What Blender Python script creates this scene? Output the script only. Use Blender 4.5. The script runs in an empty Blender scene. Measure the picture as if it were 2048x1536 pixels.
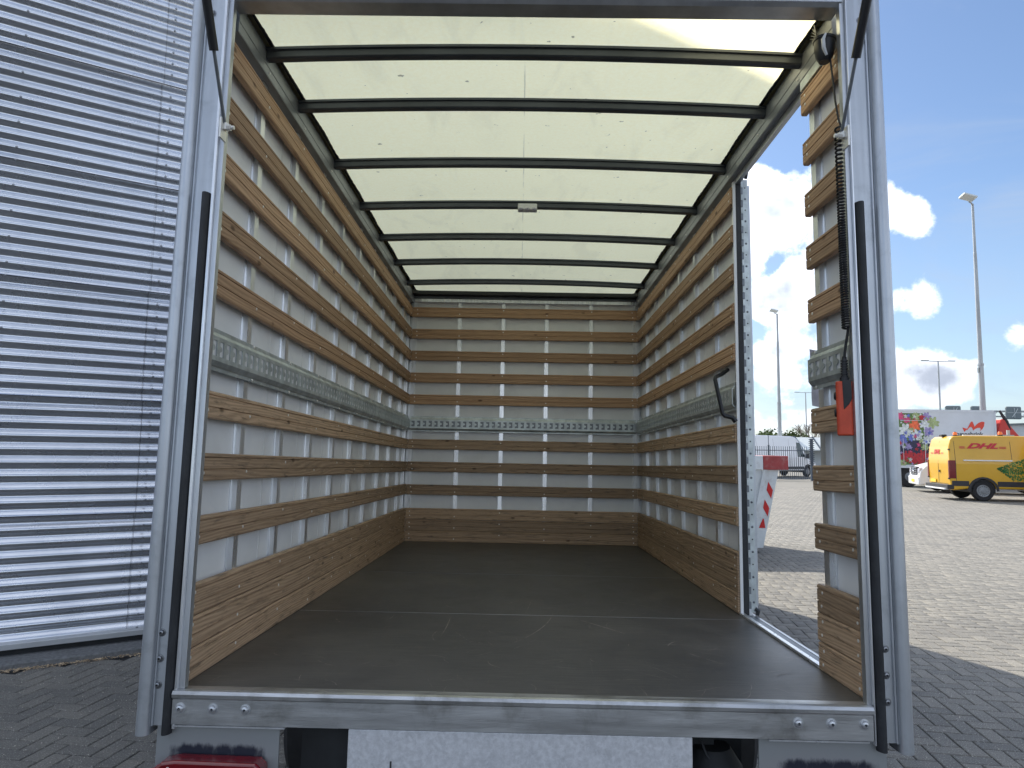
import bpy, math, random
import numpy as np
from mathutils import Matrix, Vector
random.seed(7)
rnd = random.Random(7)
SC = bpy.context.scene
COL = SC.collection
R = math.radians

# ---------------------------------------------------------------- camera
cam = bpy.data.cameras.new('camera')
cam.sensor_width = 36.0
cam.lens = 1372.1 / 2048 * 36
cam.clip_start = 0.05
cam.clip_end = 3000
co = bpy.data.objects.new('camera', cam)
COL.objects.link(co)
SC.camera = co


def basis(yaw, pitch, roll):
    cy, sy = math.cos(yaw), math.sin(yaw)
    cp, sp = math.cos(pitch), math.sin(pitch)
    f = Vector((sy * cp, cy * cp, sp))
    r = Vector((cy, -sy, 0))
    u = r.cross(f)
    return r * math.cos(roll) + u * math.sin(roll), u * math.cos(roll) - r * math.sin(roll), f


rw, uw, fw = basis(0, .0945, .014)
m3 = Matrix((rw, uw, -fw)).transposed()
CAMH = 1.6
co.matrix_world = Matrix.Translation((0, 0, CAMH)) @ m3.to_4x4()

# ---------------------------------------------------------------- light
SUN_EL, SUN_ROT = 43, -25.5
world = bpy.data.worlds.new("World")
SC.world = world
world.use_nodes = True
SKY_STRENGTH = .05
sun = bpy.data.lights.new('sun', 'SUN')
sun.energy = 2.0
sun.angle = R(.55)
sun.color = (1, .93, .80)
so = bpy.data.objects.new('sun', sun)
COL.objects.link(so)
sd = Vector((math.sin(R(-SUN_ROT)) * math.cos(R(SUN_EL)), -math.cos(R(SUN_ROT)) * math.cos(R(SUN_EL)), -math.sin(R(SUN_EL))))
so.rotation_euler = sd.to_track_quat('-Z', 'Y').to_euler()
so.location = (-20, 40, 40)
SC.view_settings.view_transform = 'Standard'
SC.view_settings.look = 'None'
SC.view_settings.gamma = 1
SC.view_settings.use_curve_mapping = False
SC.view_settings.exposure = 1.75
SC.cycles.max_bounces = 7
SC.cycles.diffuse_bounces = 4
SC.cycles.glossy_bounces = 4
SC.cycles.transmission_bounces = 8
SC.cycles.sample_clamp_indirect = 8
SC.cycles.use_denoising = True


class NG:
    def __init__(s, nt):
        s.nt = nt

    def n(s, t, inputs=None, **kw):
        nd = s.nt.nodes.new(t)
        for k, v in kw.items():
            setattr(nd, k, v)
        for k, v in (inputs or {}).items():
            if isinstance(v, bpy.types.NodeSocket):
                s.nt.links.new(v, nd.inputs[k])
            else:
                nd.inputs[k].default_value = v
        return nd

    def math(s, op, a, b=0.0, c=0.0, clamp=False):
        return s.n('ShaderNodeMath', {0: a, 1: b, 2: c}, operation=op, use_clamp=clamp).outputs[0]

    def vmath(s, op, a, b=(0, 0, 0)):
        nd = s.n('ShaderNodeVectorMath', {0: a, 1: b}, operation=op)
        return nd.outputs[1] if op in ('LENGTH', 'DISTANCE', 'DOT_PRODUCT') else nd.outputs[0]

    def mix(s, f, a, b):
        nd = s.nt.nodes.new('ShaderNodeMix')
        nd.data_type = 'RGBA'
        for i, v in ((0, f), (6, a), (7, b)):
            if isinstance(v, bpy.types.NodeSocket):
                s.nt.links.new(v, nd.inputs[i])
            elif i and len(v) == 3:
                nd.inputs[i].default_value = (*v, 1)
            else:
                nd.inputs[i].default_value = v
        return nd.outputs[2]

    def ramp(s, f, lo, hi, smooth=True):
        nd = s.n('ShaderNodeMapRange', {0: f, 1: lo, 2: hi, 3: 0., 4: 1.})
        nd.interpolation_type = 'SMOOTHSTEP' if smooth else 'LINEAR'
        return nd.outputs[0]

    def noise(s, vec, scale, detail=4, rough=.55, dist=0.):
        return s.n('ShaderNodeTexNoise', {'Vector': vec, 'Scale': scale, 'Detail': detail, 'Roughness': rough, 'Distortion': dist}).outputs[0]


def px_dir(px, py):
    d = fw + rw * ((px - 1024) / 1372.1) - uw * ((py - 768) / 1372.1)
    return d.normalized()


def build_sky():
    nt = world.node_tree
    nt.nodes.clear()
    g = NG(nt)
    out = g.n('ShaderNodeOutputWorld')
    bg = g.n('ShaderNodeBackground', {1: SKY_STRENGTH})
    sk = g.n('ShaderNodeTexSky', sky_type='NISHITA', sun_disc=False)
    sk.sun_elevation = R(SUN_EL)
    sk.sun_rotation = R(SUN_ROT)
    sk.air_density = 1.0
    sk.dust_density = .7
    sk.ozone_density = 3.6
    tc = g.n('ShaderNodeTexCoord').outputs['Generated']
    d = g.vmath('NORMALIZE', tc)
    sep = g.n('ShaderNodeSeparateXYZ', {0: d})
    z = sep.outputs[2]
    # clouds flatten toward the horizon: project on a cloud sheet
    den = g.math('ADD', g.math('MAXIMUM', z, 0), .22)
    flat = g.n('ShaderNodeCombineXYZ', {0: g.math('DIVIDE', sep.outputs[0], den), 1: g.math('DIVIDE', sep.outputs[1], den), 2: g.math('MULTIPLY', z, 2.2)}).outputs[0]
    big = g.noise(flat, 1.15, 3, .5)
    det = g.noise(d, 15, 8, .62, .25)
    fine = g.noise(d, 45, 5, .6)
    cover = g.math('ADD', g.math('MULTIPLY', g.math('SUBTRACT', big, .455), 1.7), g.math('MULTIPLY', g.math('SUBTRACT', det, .5), 1.25))  # cover raised overall so unseen overhead cloud lights the roof and interior
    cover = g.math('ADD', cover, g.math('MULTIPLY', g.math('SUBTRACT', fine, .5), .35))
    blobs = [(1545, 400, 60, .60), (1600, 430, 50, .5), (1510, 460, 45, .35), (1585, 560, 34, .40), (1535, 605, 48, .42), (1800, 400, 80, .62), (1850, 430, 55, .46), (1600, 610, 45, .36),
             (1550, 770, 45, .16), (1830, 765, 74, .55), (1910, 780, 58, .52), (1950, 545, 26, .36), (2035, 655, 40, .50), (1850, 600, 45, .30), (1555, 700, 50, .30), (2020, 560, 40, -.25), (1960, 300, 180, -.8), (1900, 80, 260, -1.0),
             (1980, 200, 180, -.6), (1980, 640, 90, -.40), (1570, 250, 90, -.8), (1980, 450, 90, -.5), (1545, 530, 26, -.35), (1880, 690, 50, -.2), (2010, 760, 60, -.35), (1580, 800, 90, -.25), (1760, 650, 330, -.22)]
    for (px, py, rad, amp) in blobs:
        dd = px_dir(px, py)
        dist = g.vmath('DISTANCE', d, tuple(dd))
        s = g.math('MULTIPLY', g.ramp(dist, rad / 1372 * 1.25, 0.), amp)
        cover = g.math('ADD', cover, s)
    mask = g.ramp(cover, .0, .24)
    # underside grey: thick parts are darker
    thick = g.ramp(cover, .28, .8)
    soft = g.noise(d, 9, 4, .5)
    shade = g.math('MULTIPLY', thick, g.ramp(soft, .36, .56))
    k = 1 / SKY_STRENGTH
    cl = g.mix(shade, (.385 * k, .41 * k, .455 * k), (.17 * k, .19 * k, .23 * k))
    # clouds near the sun scatter its light forward; boost added to light the interior
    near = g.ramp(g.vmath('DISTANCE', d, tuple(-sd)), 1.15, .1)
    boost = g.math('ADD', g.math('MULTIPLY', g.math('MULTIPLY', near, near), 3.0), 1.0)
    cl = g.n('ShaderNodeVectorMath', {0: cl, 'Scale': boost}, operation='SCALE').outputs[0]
    wisp = g.math('MULTIPLY', g.ramp(g.noise(flat, 1.9, 7, .6, .8), .46, .84), .6)
    hz = g.ramp(z, .34, .02)
    base = g.mix(wisp, sk.outputs[0], (.16 * k, .19 * k, .24 * k))
    base = g.mix(g.math('MULTIPLY', hz, .35), base, (.17 * k, .215 * k, .275 * k))
    colr = g.mix(g.math('MULTIPLY', mask, g.ramp(z, -.02, .05)), base, cl)
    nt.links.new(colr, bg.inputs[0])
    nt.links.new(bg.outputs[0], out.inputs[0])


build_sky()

# ---------------------------------------------------------------- materials
MATS = {}


def mat(name, col=(.5, .5, .5), rough=.5, metal=0., var=0., vscale=8., stretch=(1, 1, 1), bump=0., bscale=60., dirt=0., dirtcol=(.05, .045, .04), dscale=3., spec=.5, coat=0., rvar=0., objvar=0., coords='Object', trans=0.):
    m = bpy.data.materials.new(name)
    m.use_nodes = True
    nt = m.node_tree
    g = NG(nt)
    b = nt.nodes['Principled BSDF']
    b.inputs['Roughness'].default_value = rough
    b.inputs['Metallic'].default_value = metal
    b.inputs['Specular IOR Level'].default_value = spec
    b.inputs['Coat Weight'].default_value = coat
    v = g.n('ShaderNodeTexCoord').outputs[coords]
    oi = g.n('ShaderNodeObjectInfo').outputs['Random']
    off = g.n('ShaderNodeCombineXYZ', {0: g.math('MULTIPLY', oi, 37.), 1: g.math('MULTIPLY', oi, 91.), 2: oi}).outputs[0]
    vo = g.vmath('ADD', v, off)
    vs = g.vmath('MULTIPLY', vo, stretch)
    c = (*col, 1)
    if var:
        nz = g.noise(vs, vscale, 6, .6)
        c = g.mix(g.ramp(nz, .3, .7), tuple(x * (1 - var) for x in col), tuple(min(1, x * (1 + var)) for x in col))
    if objvar:
        k = g.math('ADD', g.math('MULTIPLY', oi, 2 * objvar), 1 - objvar)
        c = g.vmath('SCALE', c) if False else g.n('ShaderNodeVectorMath', {0: c if not isinstance(c, tuple) else c[:3], 'Scale': k}, operation='SCALE').outputs[0]
    if dirt:
        dn = g.noise(vo, dscale, 8, .68, .3)
        c = g.mix(g.math('MULTIPLY', g.ramp(dn, .48, .72), dirt), c if not isinstance(c, tuple) else c, dirtcol)
    if isinstance(c, tuple):
        b.inputs['Base Color'].default_value = c
    else:
        nt.links.new(c, b.inputs['Base Color'])
    if rvar:
        rn = g.noise(vs, vscale * 2.3, 5, .6)
        nt.links.new(g.math('ADD', g.math('MULTIPLY', g.math('SUBTRACT', rn, .5), rvar * 2), rough, clamp=True), b.inputs['Roughness'])
    if bump:
        bn = g.noise(vs, bscale, 4, .6)
        bp = g.n('ShaderNodeBump', {'Height': bn, 'Strength': bump, 'Distance': .004})
        nt.links.new(bp.outputs[0], b.inputs['Normal'])
    MATS[name] = m
    return m


def wood_mat(name, c1, c2, knot, dirt, dark):
    m = bpy.data.materials.new(name)
    m.use_nodes = True
    nt = m.node_tree
    g = NG(nt)
    b = nt.nodes['Principled BSDF']
    v = g.n('ShaderNodeTexCoord').outputs['Object']
    oi = g.n('ShaderNodeObjectInfo').outputs['Random']
    off = g.n('ShaderNodeCombineXYZ', {0: g.math('MULTIPLY', oi, 61.), 1: g.math('MULTIPLY', oi, 13.), 2: g.math('MULTIPLY', oi, 7.)}).outputs[0]
    vo = g.vmath('ADD', v, off)
    # growth rings seen as stretched wavy lines
    warp = g.noise(g.vmath('MULTIPLY', vo, (.45, 3.0, 3.0)), 1.7, 2, .5)
    sep = g.n('ShaderNodeSeparateXYZ', {0: vo})
    ring = g.math('ADD', g.math('MULTIPLY', sep.outputs[2], 75.), g.math('MULTIPLY', warp, 11.))
    ring = g.math('ADD', g.math('MULTIPLY', g.math('SINE', g.math('MULTIPLY', ring, 6.283)), .5), .5)
    fib = g.noise(g.vmath('MULTIPLY', vo, (2, 80, 80)), 2.0, 5, .62)
    tone = g.math('ADD', g.math('MULTIPLY', ring, .26), g.math('MULTIPLY', fib, .74))
    c = g.mix(g.ramp(tone, .30, .66, False), tuple(x * .85 for x in c2), c1)
    patch = g.noise(g.vmath('MULTIPLY', vo, (.8, 3, 3)), 2.2, 3, .5)
    c = g.mix(g.math('MULTIPLY', g.ramp(patch, .4, .75), .35), c, tuple(x * .72 for x in c1))
    k = g.math('ADD', g.math('MULTIPLY', oi, .42), .78)
    c = g.n('ShaderNodeVectorMath', {0: c, 'Scale': k}, operation='SCALE').outputs[0]
    # knots
    vor = g.n('ShaderNodeTexVoronoi', {'Vector': g.vmath('MULTIPLY', vo, (1.0, .6, 2.2)), 'Scale': 5.2, 'Randomness': 1.}, feature='F1')
    kn = g.ramp(vor.outputs['Distance'], .15, .05)
    kmask = g.math('GREATER_THAN', g.n('ShaderNodeSeparateColor', {0: vor.outputs['Color']}).outputs[0], .12)
    c = g.mix(g.math('MULTIPLY', g.math('MULTIPLY', kn, kmask), .88), c, knot)
    # dirt and scuffs along the grain
    dn = g.noise(g.vmath('MULTIPLY', vo, (2.5, 8, 22)), 3.0, 7, .7, .4)
    c = g.mix(g.math('MULTIPLY', g.ramp(dn, .5, .74), dirt), c, dark)
    sc = g.noise(g.vmath('MULTIPLY', vo, (5, 10, 50)), 4.0, 6, .75, 1.2)
    c = g.mix(g.math('MULTIPLY', g.ramp(sc, .66, .72), dirt * .8), c, (.68, .56, .42))
    nt.links.new(c, b.inputs['Base Color'])
    b.inputs['Roughness'].default_value = .55
    b.inputs['Specular IOR Level'].default_value = .35
    bp = g.n('ShaderNodeBump', {'Height': tone, 'Strength': .25, 'Distance': .002})
    nt.links.new(bp.outputs[0], b.inputs['Normal'])
    MATS[name] = m
    return m


M = MATS
wood_mat('plank_wood', (.58, .375, .23), (.42, .25, .145), (.10, .045, .02), .42, (.15, .09, .055))
wood_mat('plank_wood_worn', (.52, .365, .24), (.36, .24, .15), (.09, .05, .025), .95, (.10, .075, .055))
mat('aluminium', (.60, .62, .65), .38, .85, .10, 3, (4, 4, .6), .05, 40, .25, (.22, .24, .27), 2.5, rvar=.10)
mat('aluminium_bright', (.82, .84, .87), .30, .8, .12, 4, (6, 6, .5), dirt=.2, dirtcol=(.35, .37, .40), rvar=.1)
mat('anodised_post', (.54, .57, .61), .42, .75, .10, 3, (9, 9, .5), dirt=.42, dirtcol=(.27, .29, .31), dscale=7, rvar=.14, bump=.04, bscale=30)
mat('steel_dark', (.20, .22, .245), .45, .7, .15, 5, dirt=.3, dirtcol=(.1, .1, .1))
mat('sill_metal', (.55, .56, .57), .40, .85, .22, 4, (.5, 5, 5), .12, 60, .6, (.19, .18, .16), 5, rvar=.2)
mat('rail_alu', (.34, .36, .39), .45, .6, .1, 4, dirt=.3, dirtcol=(.15, .16, .17))
mat('bow_steel', (.085, .095, .11), .45, .5, .15, 5)
mat('galvanised', (.56, .61, .62), .48, .7, .18, 14, dirt=.3, dirtcol=(.24, .28, .28), dscale=6, rvar=.1)
mat('galvanised_plate', (.66, .67, .70), .5, .4, .14, 60, bump=.1, bscale=90, dirt=.35, dirtcol=(.24, .25, .27), dscale=30, rvar=.15)
mat('panel_white', (.84, .86, .88), .38, 0, .04, 3, dirt=.14, dirtcol=(.42, .42, .40), dscale=2.4, rvar=.1)
mat('outer_white', (.78, .79, .80), .35, 0, .03, 2, dirt=.1, dirtcol=(.5, .5, .48))
mat('rubber', (.018, .020, .024), .55, 0, .3, 20, (1, 1, .4), bump=.2, bscale=70, dirt=.2, dirtcol=(.07, .075, .08), dscale=9, rvar=.12)
mat('black_plastic', (.012, .013, .016), .42, 0, .2, 20, rvar=.1)
mat('dark_cavity', (.02, .022, .025), .7, 0, .3, 6)
mat('handset_orange', (.62, .075, .03), .45, 0, .1, 20, dirt=.2, dirtcol=(.25, .04, .02), dscale=12)
mat('lamp_red', (.17, .006, .010), .15, 0, .15, 12, coat=.6)
mat('lamp_red_bright', (.55, .02, .02), .12, 0, .2, 40, coat=.6)
mat('lamp_orange', (.55, .14, .02), .15, 0, .15, 30, coat=.6)
mat('lamp_clear', (.6, .6, .66), .12, 0, .2, 40, coat=.6)
mat('screw_steel', (.85, .83, .78), .35, .4)
mat('bolt_steel', (.30, .31, .33), .35, .9)
mat('white_plastic', (.75, .76, .76), .4)
mat('seam_dark', (.03, .03, .035), .6)
mat('corrugated_steel', (.66, .69, .75), .27, .93, .05, 1.2, (1, 1, 1), 0, 30, .38, (.40, .44, .50), 1.1, rvar=.05, objvar=.04)
mat('flashing_metal', (.55, .57, .60), .45, .7, .08, 3)
mat('kerb_concrete', (.16, .165, .17), .85, 0, .25, 40, bump=.4, bscale=80, dirt=.25, dirtcol=(.06, .06, .06), dscale=5)
mat('black_sealant', (.012, .013, .016), .45, 0, .2, 20)
mat('van_yellow', (.66, .37, .015), .28, 0, .04, 1, dirt=.12, dirtcol=(.5, .28, .02), coat=.5)
mat('van_white', (.80, .82, .85), .28, 0, .02, 1, coat=.5)
mat('cladding_black', (.03, .03, .034), .6, 0, .15, 5)
mat('tyre', (.018, .018, .02), .8, 0, .2, 20)
mat('wheel_grey', (.24, .25, .26), .5, .3, .1, 10)
mat('glass_dark', (.02, .04, .04), .05, 0, coat=.3)
mat('chrome', (.75, .76, .78), .15, .95)
mat('dhl_red', (.55, .02, .03), .4)
mat('plate_yellow', (.85, .55, .05), .5)
mat('text_black', (.015, .015, .018), .5)
mat('flower_logo_red', (.72, .06, .03), .4)
mat('lorry_white', (.62, .65, .70), .4, 0, .04, 1, dirt=.15, dirtcol=(.4, .42, .45))
mat('lorry_red', (.55, .04, .03), .35)
mat('pole_grey', (.40, .42, .43), .5, .5, .12, 1, (3, 3, .6))
mat('fence_dark', (.05, .07, .10), .5)
mat('skip_white', (.74, .78, .80), .5, 0, .06, 4, dirt=.45, dirtcol=(.30, .24, .20), dscale=4.5, bump=.1, bscale=20)
mat('skip_red', (.36, .05, .05), .5, 0, .12, 6, dirt=.45, dirtcol=(.5, .35, .32), dscale=7)
mat('skip_inside', (.10, .06, .05), .8, 0, .3, 5)
mat('stripe_red', (.62, .03, .03), .45)
mat('building_pale', (.52, .56, .58), .6, 0, .06, .5)
mat('building_roof', (.62, .66, .66), .5, 0, .06, .6)
mat('sign_grey', (.16, .19, .20), .6)
mat('flag_grey', (.22, .22, .25), .8, 0, .2, 1)
mat('bark', (.16, .12, .09), .9, 0, .2, 4)
mat('foliage', (.075, .11, .03), .8, 0, .4, 1.5)
mat('print_green', (.03, .20, .05), .5, 0, .3, 8)
mat('beacon_orange', (.9, .20, .03), .25, coat=.4)
mat('chip_paper', (.7, .66, .55), .8)
mat('litter', (.55, .42, .28), .9, 0, .5, 90)
for nm, c in dict(pink=(.55, .06, .18), red=(.45, .02, .03), white=(.62, .66, .66), orange=(.75, .14, .05), blue=(.12, .16, .5), lilac=(.30, .25, .48), green=(.10, .18, .05), palegreen=(.35, .42, .2), navy=(.02, .02, .06)).items():
    mat('petal_' + nm, c, .5, 0, .25, 9)


def special_mats():
    # translucent fibreglass roof
    m = bpy.data.materials.new('roof_fibreglass')
    m.use_nodes = True
    nt = m.node_tree
    nt.nodes.clear()
    g = NG(nt)
    v = g.n('ShaderNodeTexCoord').outputs['Object']
    n1 = g.noise(g.vmath('MULTIPLY', v, (1, 1, 1)), 60, 5, .7)
    n2 = g.noise(v, 1.4, 4, .55)
    c = g.mix(g.ramp(n1, .3, .7), (.97, .88, .53), (.99, .93, .61))
    c = g.mix(g.math('MULTIPLY', g.ramp(n2, .4, .7), .18), c, (.90, .84, .55))
    n3 = g.noise(g.vmath('MULTIPLY', v, (1, 1, 1)), 9, 7, .75)
    c = g.mix(g.math('MULTIPLY', g.ramp(n3, .66, .72), .35), c, (.45, .43, .32))
    xs_ = g.n('ShaderNodeSeparateXYZ', {0: v}).outputs[0]
    wob = g.math('ADD', xs_, g.math('MULTIPLY', g.math('SUBTRACT', g.noise(v, 3, 3, .6), .5), .01))
    seam = g.ramp(g.math('ABSOLUTE', g.math('SUBTRACT', wob, -.03)), .004, .0012)
    c = g.mix(g.math('MULTIPLY', g.math('MULTIPLY', seam, g.ramp(g.noise(v, 2.2, 4, .6), .42, .6)), .55), c, (.35, .33, .25))
    st_ = g.noise(g.vmath('MULTIPLY', v, (2.5, 1, 1)), 1.9, 7, .62, .8)
    c = g.mix(g.math('MULTIPLY', g.ramp(st_, .50, .70), .22), c, (.62, .57, .38))
    sp_ = g.noise(v, 24, 3, .5)
    c = g.mix(g.math('MULTIPLY', g.ramp(sp_, .715, .745), .7), c, (.16, .14, .10))
    t = g.n('ShaderNodeBsdfTranslucent', {0: c})
    d = g.n('ShaderNodeBsdfDiffuse', {0: (.8, .8, .7, 1)})
    mx = g.n('ShaderNodeMixShader', {0: .07, 1: t.outputs[0], 2: d.outputs[0]})
    o = g.n('ShaderNodeOutputMaterial')
    nt.links.new(mx.outputs[0], o.inputs[0])
    M['roof_fibreglass'] = m
    # floor: dark film-faced plywood
    m = bpy.data.materials.new('floor_ply')
    m.use_nodes = True
    nt = m.node_tree
    g = NG(nt)
    b = nt.nodes['Principled BSDF']
    v = g.n('ShaderNodeTexCoord').outputs['Object']
    a = g.noise(g.vmath('MULTIPLY', v, (1, 14, 1)), 9, 5, .6)
    w = g.noise(v, 1.3, 5, .6)
    c = g.mix(g.ramp(a, .3, .7), (.055, .054, .054), (.086, .083, .080))
    c = g.mix(g.math('MULTIPLY', g.ramp(w, .42, .7), .6), c, (.14, .13, .118))
    sp = g.noise(v, 70, 3, .6)
    c = g.mix(g.math('MULTIPLY', g.ramp(sp, .70, .76), .25), c, (.22, .2, .17))
    st = g.noise(g.vmath('MULTIPLY', v, (1.2, 60, 1)), 3.0, 6, .7, .3)
    pt = g.noise(g.vmath('ADD', v, (3.1, .4, 0)), 2.6, 7, .68, .6)
    c = g.mix(g.math('MULTIPLY', g.math('MULTIPLY', g.ramp(st, .46, .70), g.ramp(pt, .38, .66)), .55), c, (.20, .185, .155))
    hz_ = g.noise(g.vmath('MULTIPLY', v, (26, 2.5, 1)), 2.0, 6, .72, .8)
    c = g.mix(g.math('MULTIPLY', g.ramp(hz_, .60, .72), .28), c, (.19, .175, .15))
    dd = g.noise(g.vmath('MULTIPLY', v, (1, 1, 1)), 5, 7, .7, .5)
    c = g.mix(g.math('MULTIPLY', g.ramp(dd, .58, .72), .35), c, (.025, .023, .022))
    nt.links.new(c, b.inputs['Base Color'])
    rr = g.math('ADD', g.math('ADD', g.math('MULTIPLY', w, .25), g.math('MULTIPLY', pt, .30)), .17)
    nt.links.new(rr, b.inputs['Roughness'])
    b.inputs['Specular IOR Level'].default_value = .6
    bn = g.noise(v, 220, 3, .6)
    bp = g.n('ShaderNodeBump', {'Height': bn, 'Strength': .25, 'Distance': .002})
    nt.links.new(bp.outputs[0], b.inputs['Normal'])
    M['floor_ply'] = m
    # pavers: each brick's own tone is stored on its faces
    m = bpy.data.materials.new('paver_concrete')
    m.use_nodes = True
    nt = m.node_tree
    g = NG(nt)
    b = nt.nodes['Principled BSDF']
    v = g.n('ShaderNodeNewGeometry').outputs['Position']
    tone = g.n('ShaderNodeAttribute', attribute_name='tone').outputs['Fac']
    c = g.mix(tone, (.155, .149, .136), (.222, .208, .182))
    patch = g.noise(v, .7, 8, .68, .4)
    c = g.mix(g.math('MULTIPLY', g.ramp(patch, .45, .66), .55), c, (.125, .12, .112))
    oil = g.noise(g.vmath('ADD', v, (5., 2., 0)), 1.5, 4, .5, .2)
    c = g.mix(g.math('MULTIPLY', g.ramp(oil, .66, .74), .45), c, (.06, .06, .06))
    gr = g.noise(v, 105, 4, .75)
    c = g.mix(g.math('MULTIPLY', g.ramp(gr, .3, .52), .0), c, c)
    c = g.mix(g.math('MULTIPLY', g.ramp(gr, .50, .34), .6), c, (.08, .08, .08))
    s2 = g.noise(v, 125, 3, .7)
    c = g.mix(g.math('MULTIPLY', g.ramp(s2, .57, .66), .75), c, (.55, .54, .50))
    nt.links.new(c, b.inputs['Base Color'])
    b.inputs['Roughness'].default_value = .85
    bp = g.n('ShaderNodeBump', {'Height': gr, 'Strength': .5, 'Distance': .004})
    nt.links.new(bp.outputs[0], b.inputs['Normal'])
    M['paver_concrete'] = m
    m = bpy.data.materials.new('ground_sand')
    m.use_nodes = True
    nt = m.node_tree
    g = NG(nt)
    b = nt.nodes['Principled BSDF']
    v = g.n('ShaderNodeNewGeometry').outputs['Position']
    # far field: same average colour as the bricks; near field: dark joint sand
    dist = g.vmath('LENGTH', g.vmath('MULTIPLY', v, (1, 1, 0)))
    far = g.ramp(dist, 33.5, 36)
    nn = g.noise(g.vmath('MULTIPLY', v, (.3, 1.6, 1)), 2, 6, .7)
    cf = g.mix(nn, (.15, .145, .13), (.20, .19, .168))
    c = g.mix(far, (.022, .022, .023), cf)
    nt.links.new(c, b.inputs['Base Color'])
    b.inputs['Roughness'].default_value = .9
    M['ground_sand'] = m
    # bracket stained by exhaust soot
    m = bpy.data.materials.new('soot_plate')
    m.use_nodes = True
    nt = m.node_tree
    g = NG(nt)
    b = nt.nodes['Principled BSDF']
    v = g.n('ShaderNodeTexCoord').outputs['Object']
    z = g.n('ShaderNodeSeparateXYZ', {0: v}).outputs[2]
    nz = g.noise(g.vmath('MULTIPLY', v, (1, 1, .4)), 30, 6, .7)
    ax = g.math('ABSOLUTE', g.math('SUBTRACT', g.math('ABSOLUTE', g.n('ShaderNodeSeparateXYZ', {0: v}).outputs[0]), .925))
    f = g.math('ADD', g.math('MULTIPLY', g.ramp(z, -.138, -.182), g.ramp(ax, .19, .10)), g.math('MULTIPLY', g.math('SUBTRACT', nz, .5), 1.5))
    c = g.mix(g.ramp(f, .35, .9), (.33, .35, .36), (.03, .035, .055))
    nt.links.new(c, b.inputs['Base Color'])
    b.inputs['Roughness'].default_value = .5
    b.inputs['Metallic'].default_value = .5
    M['soot_plate'] = m


special_mats()


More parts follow.
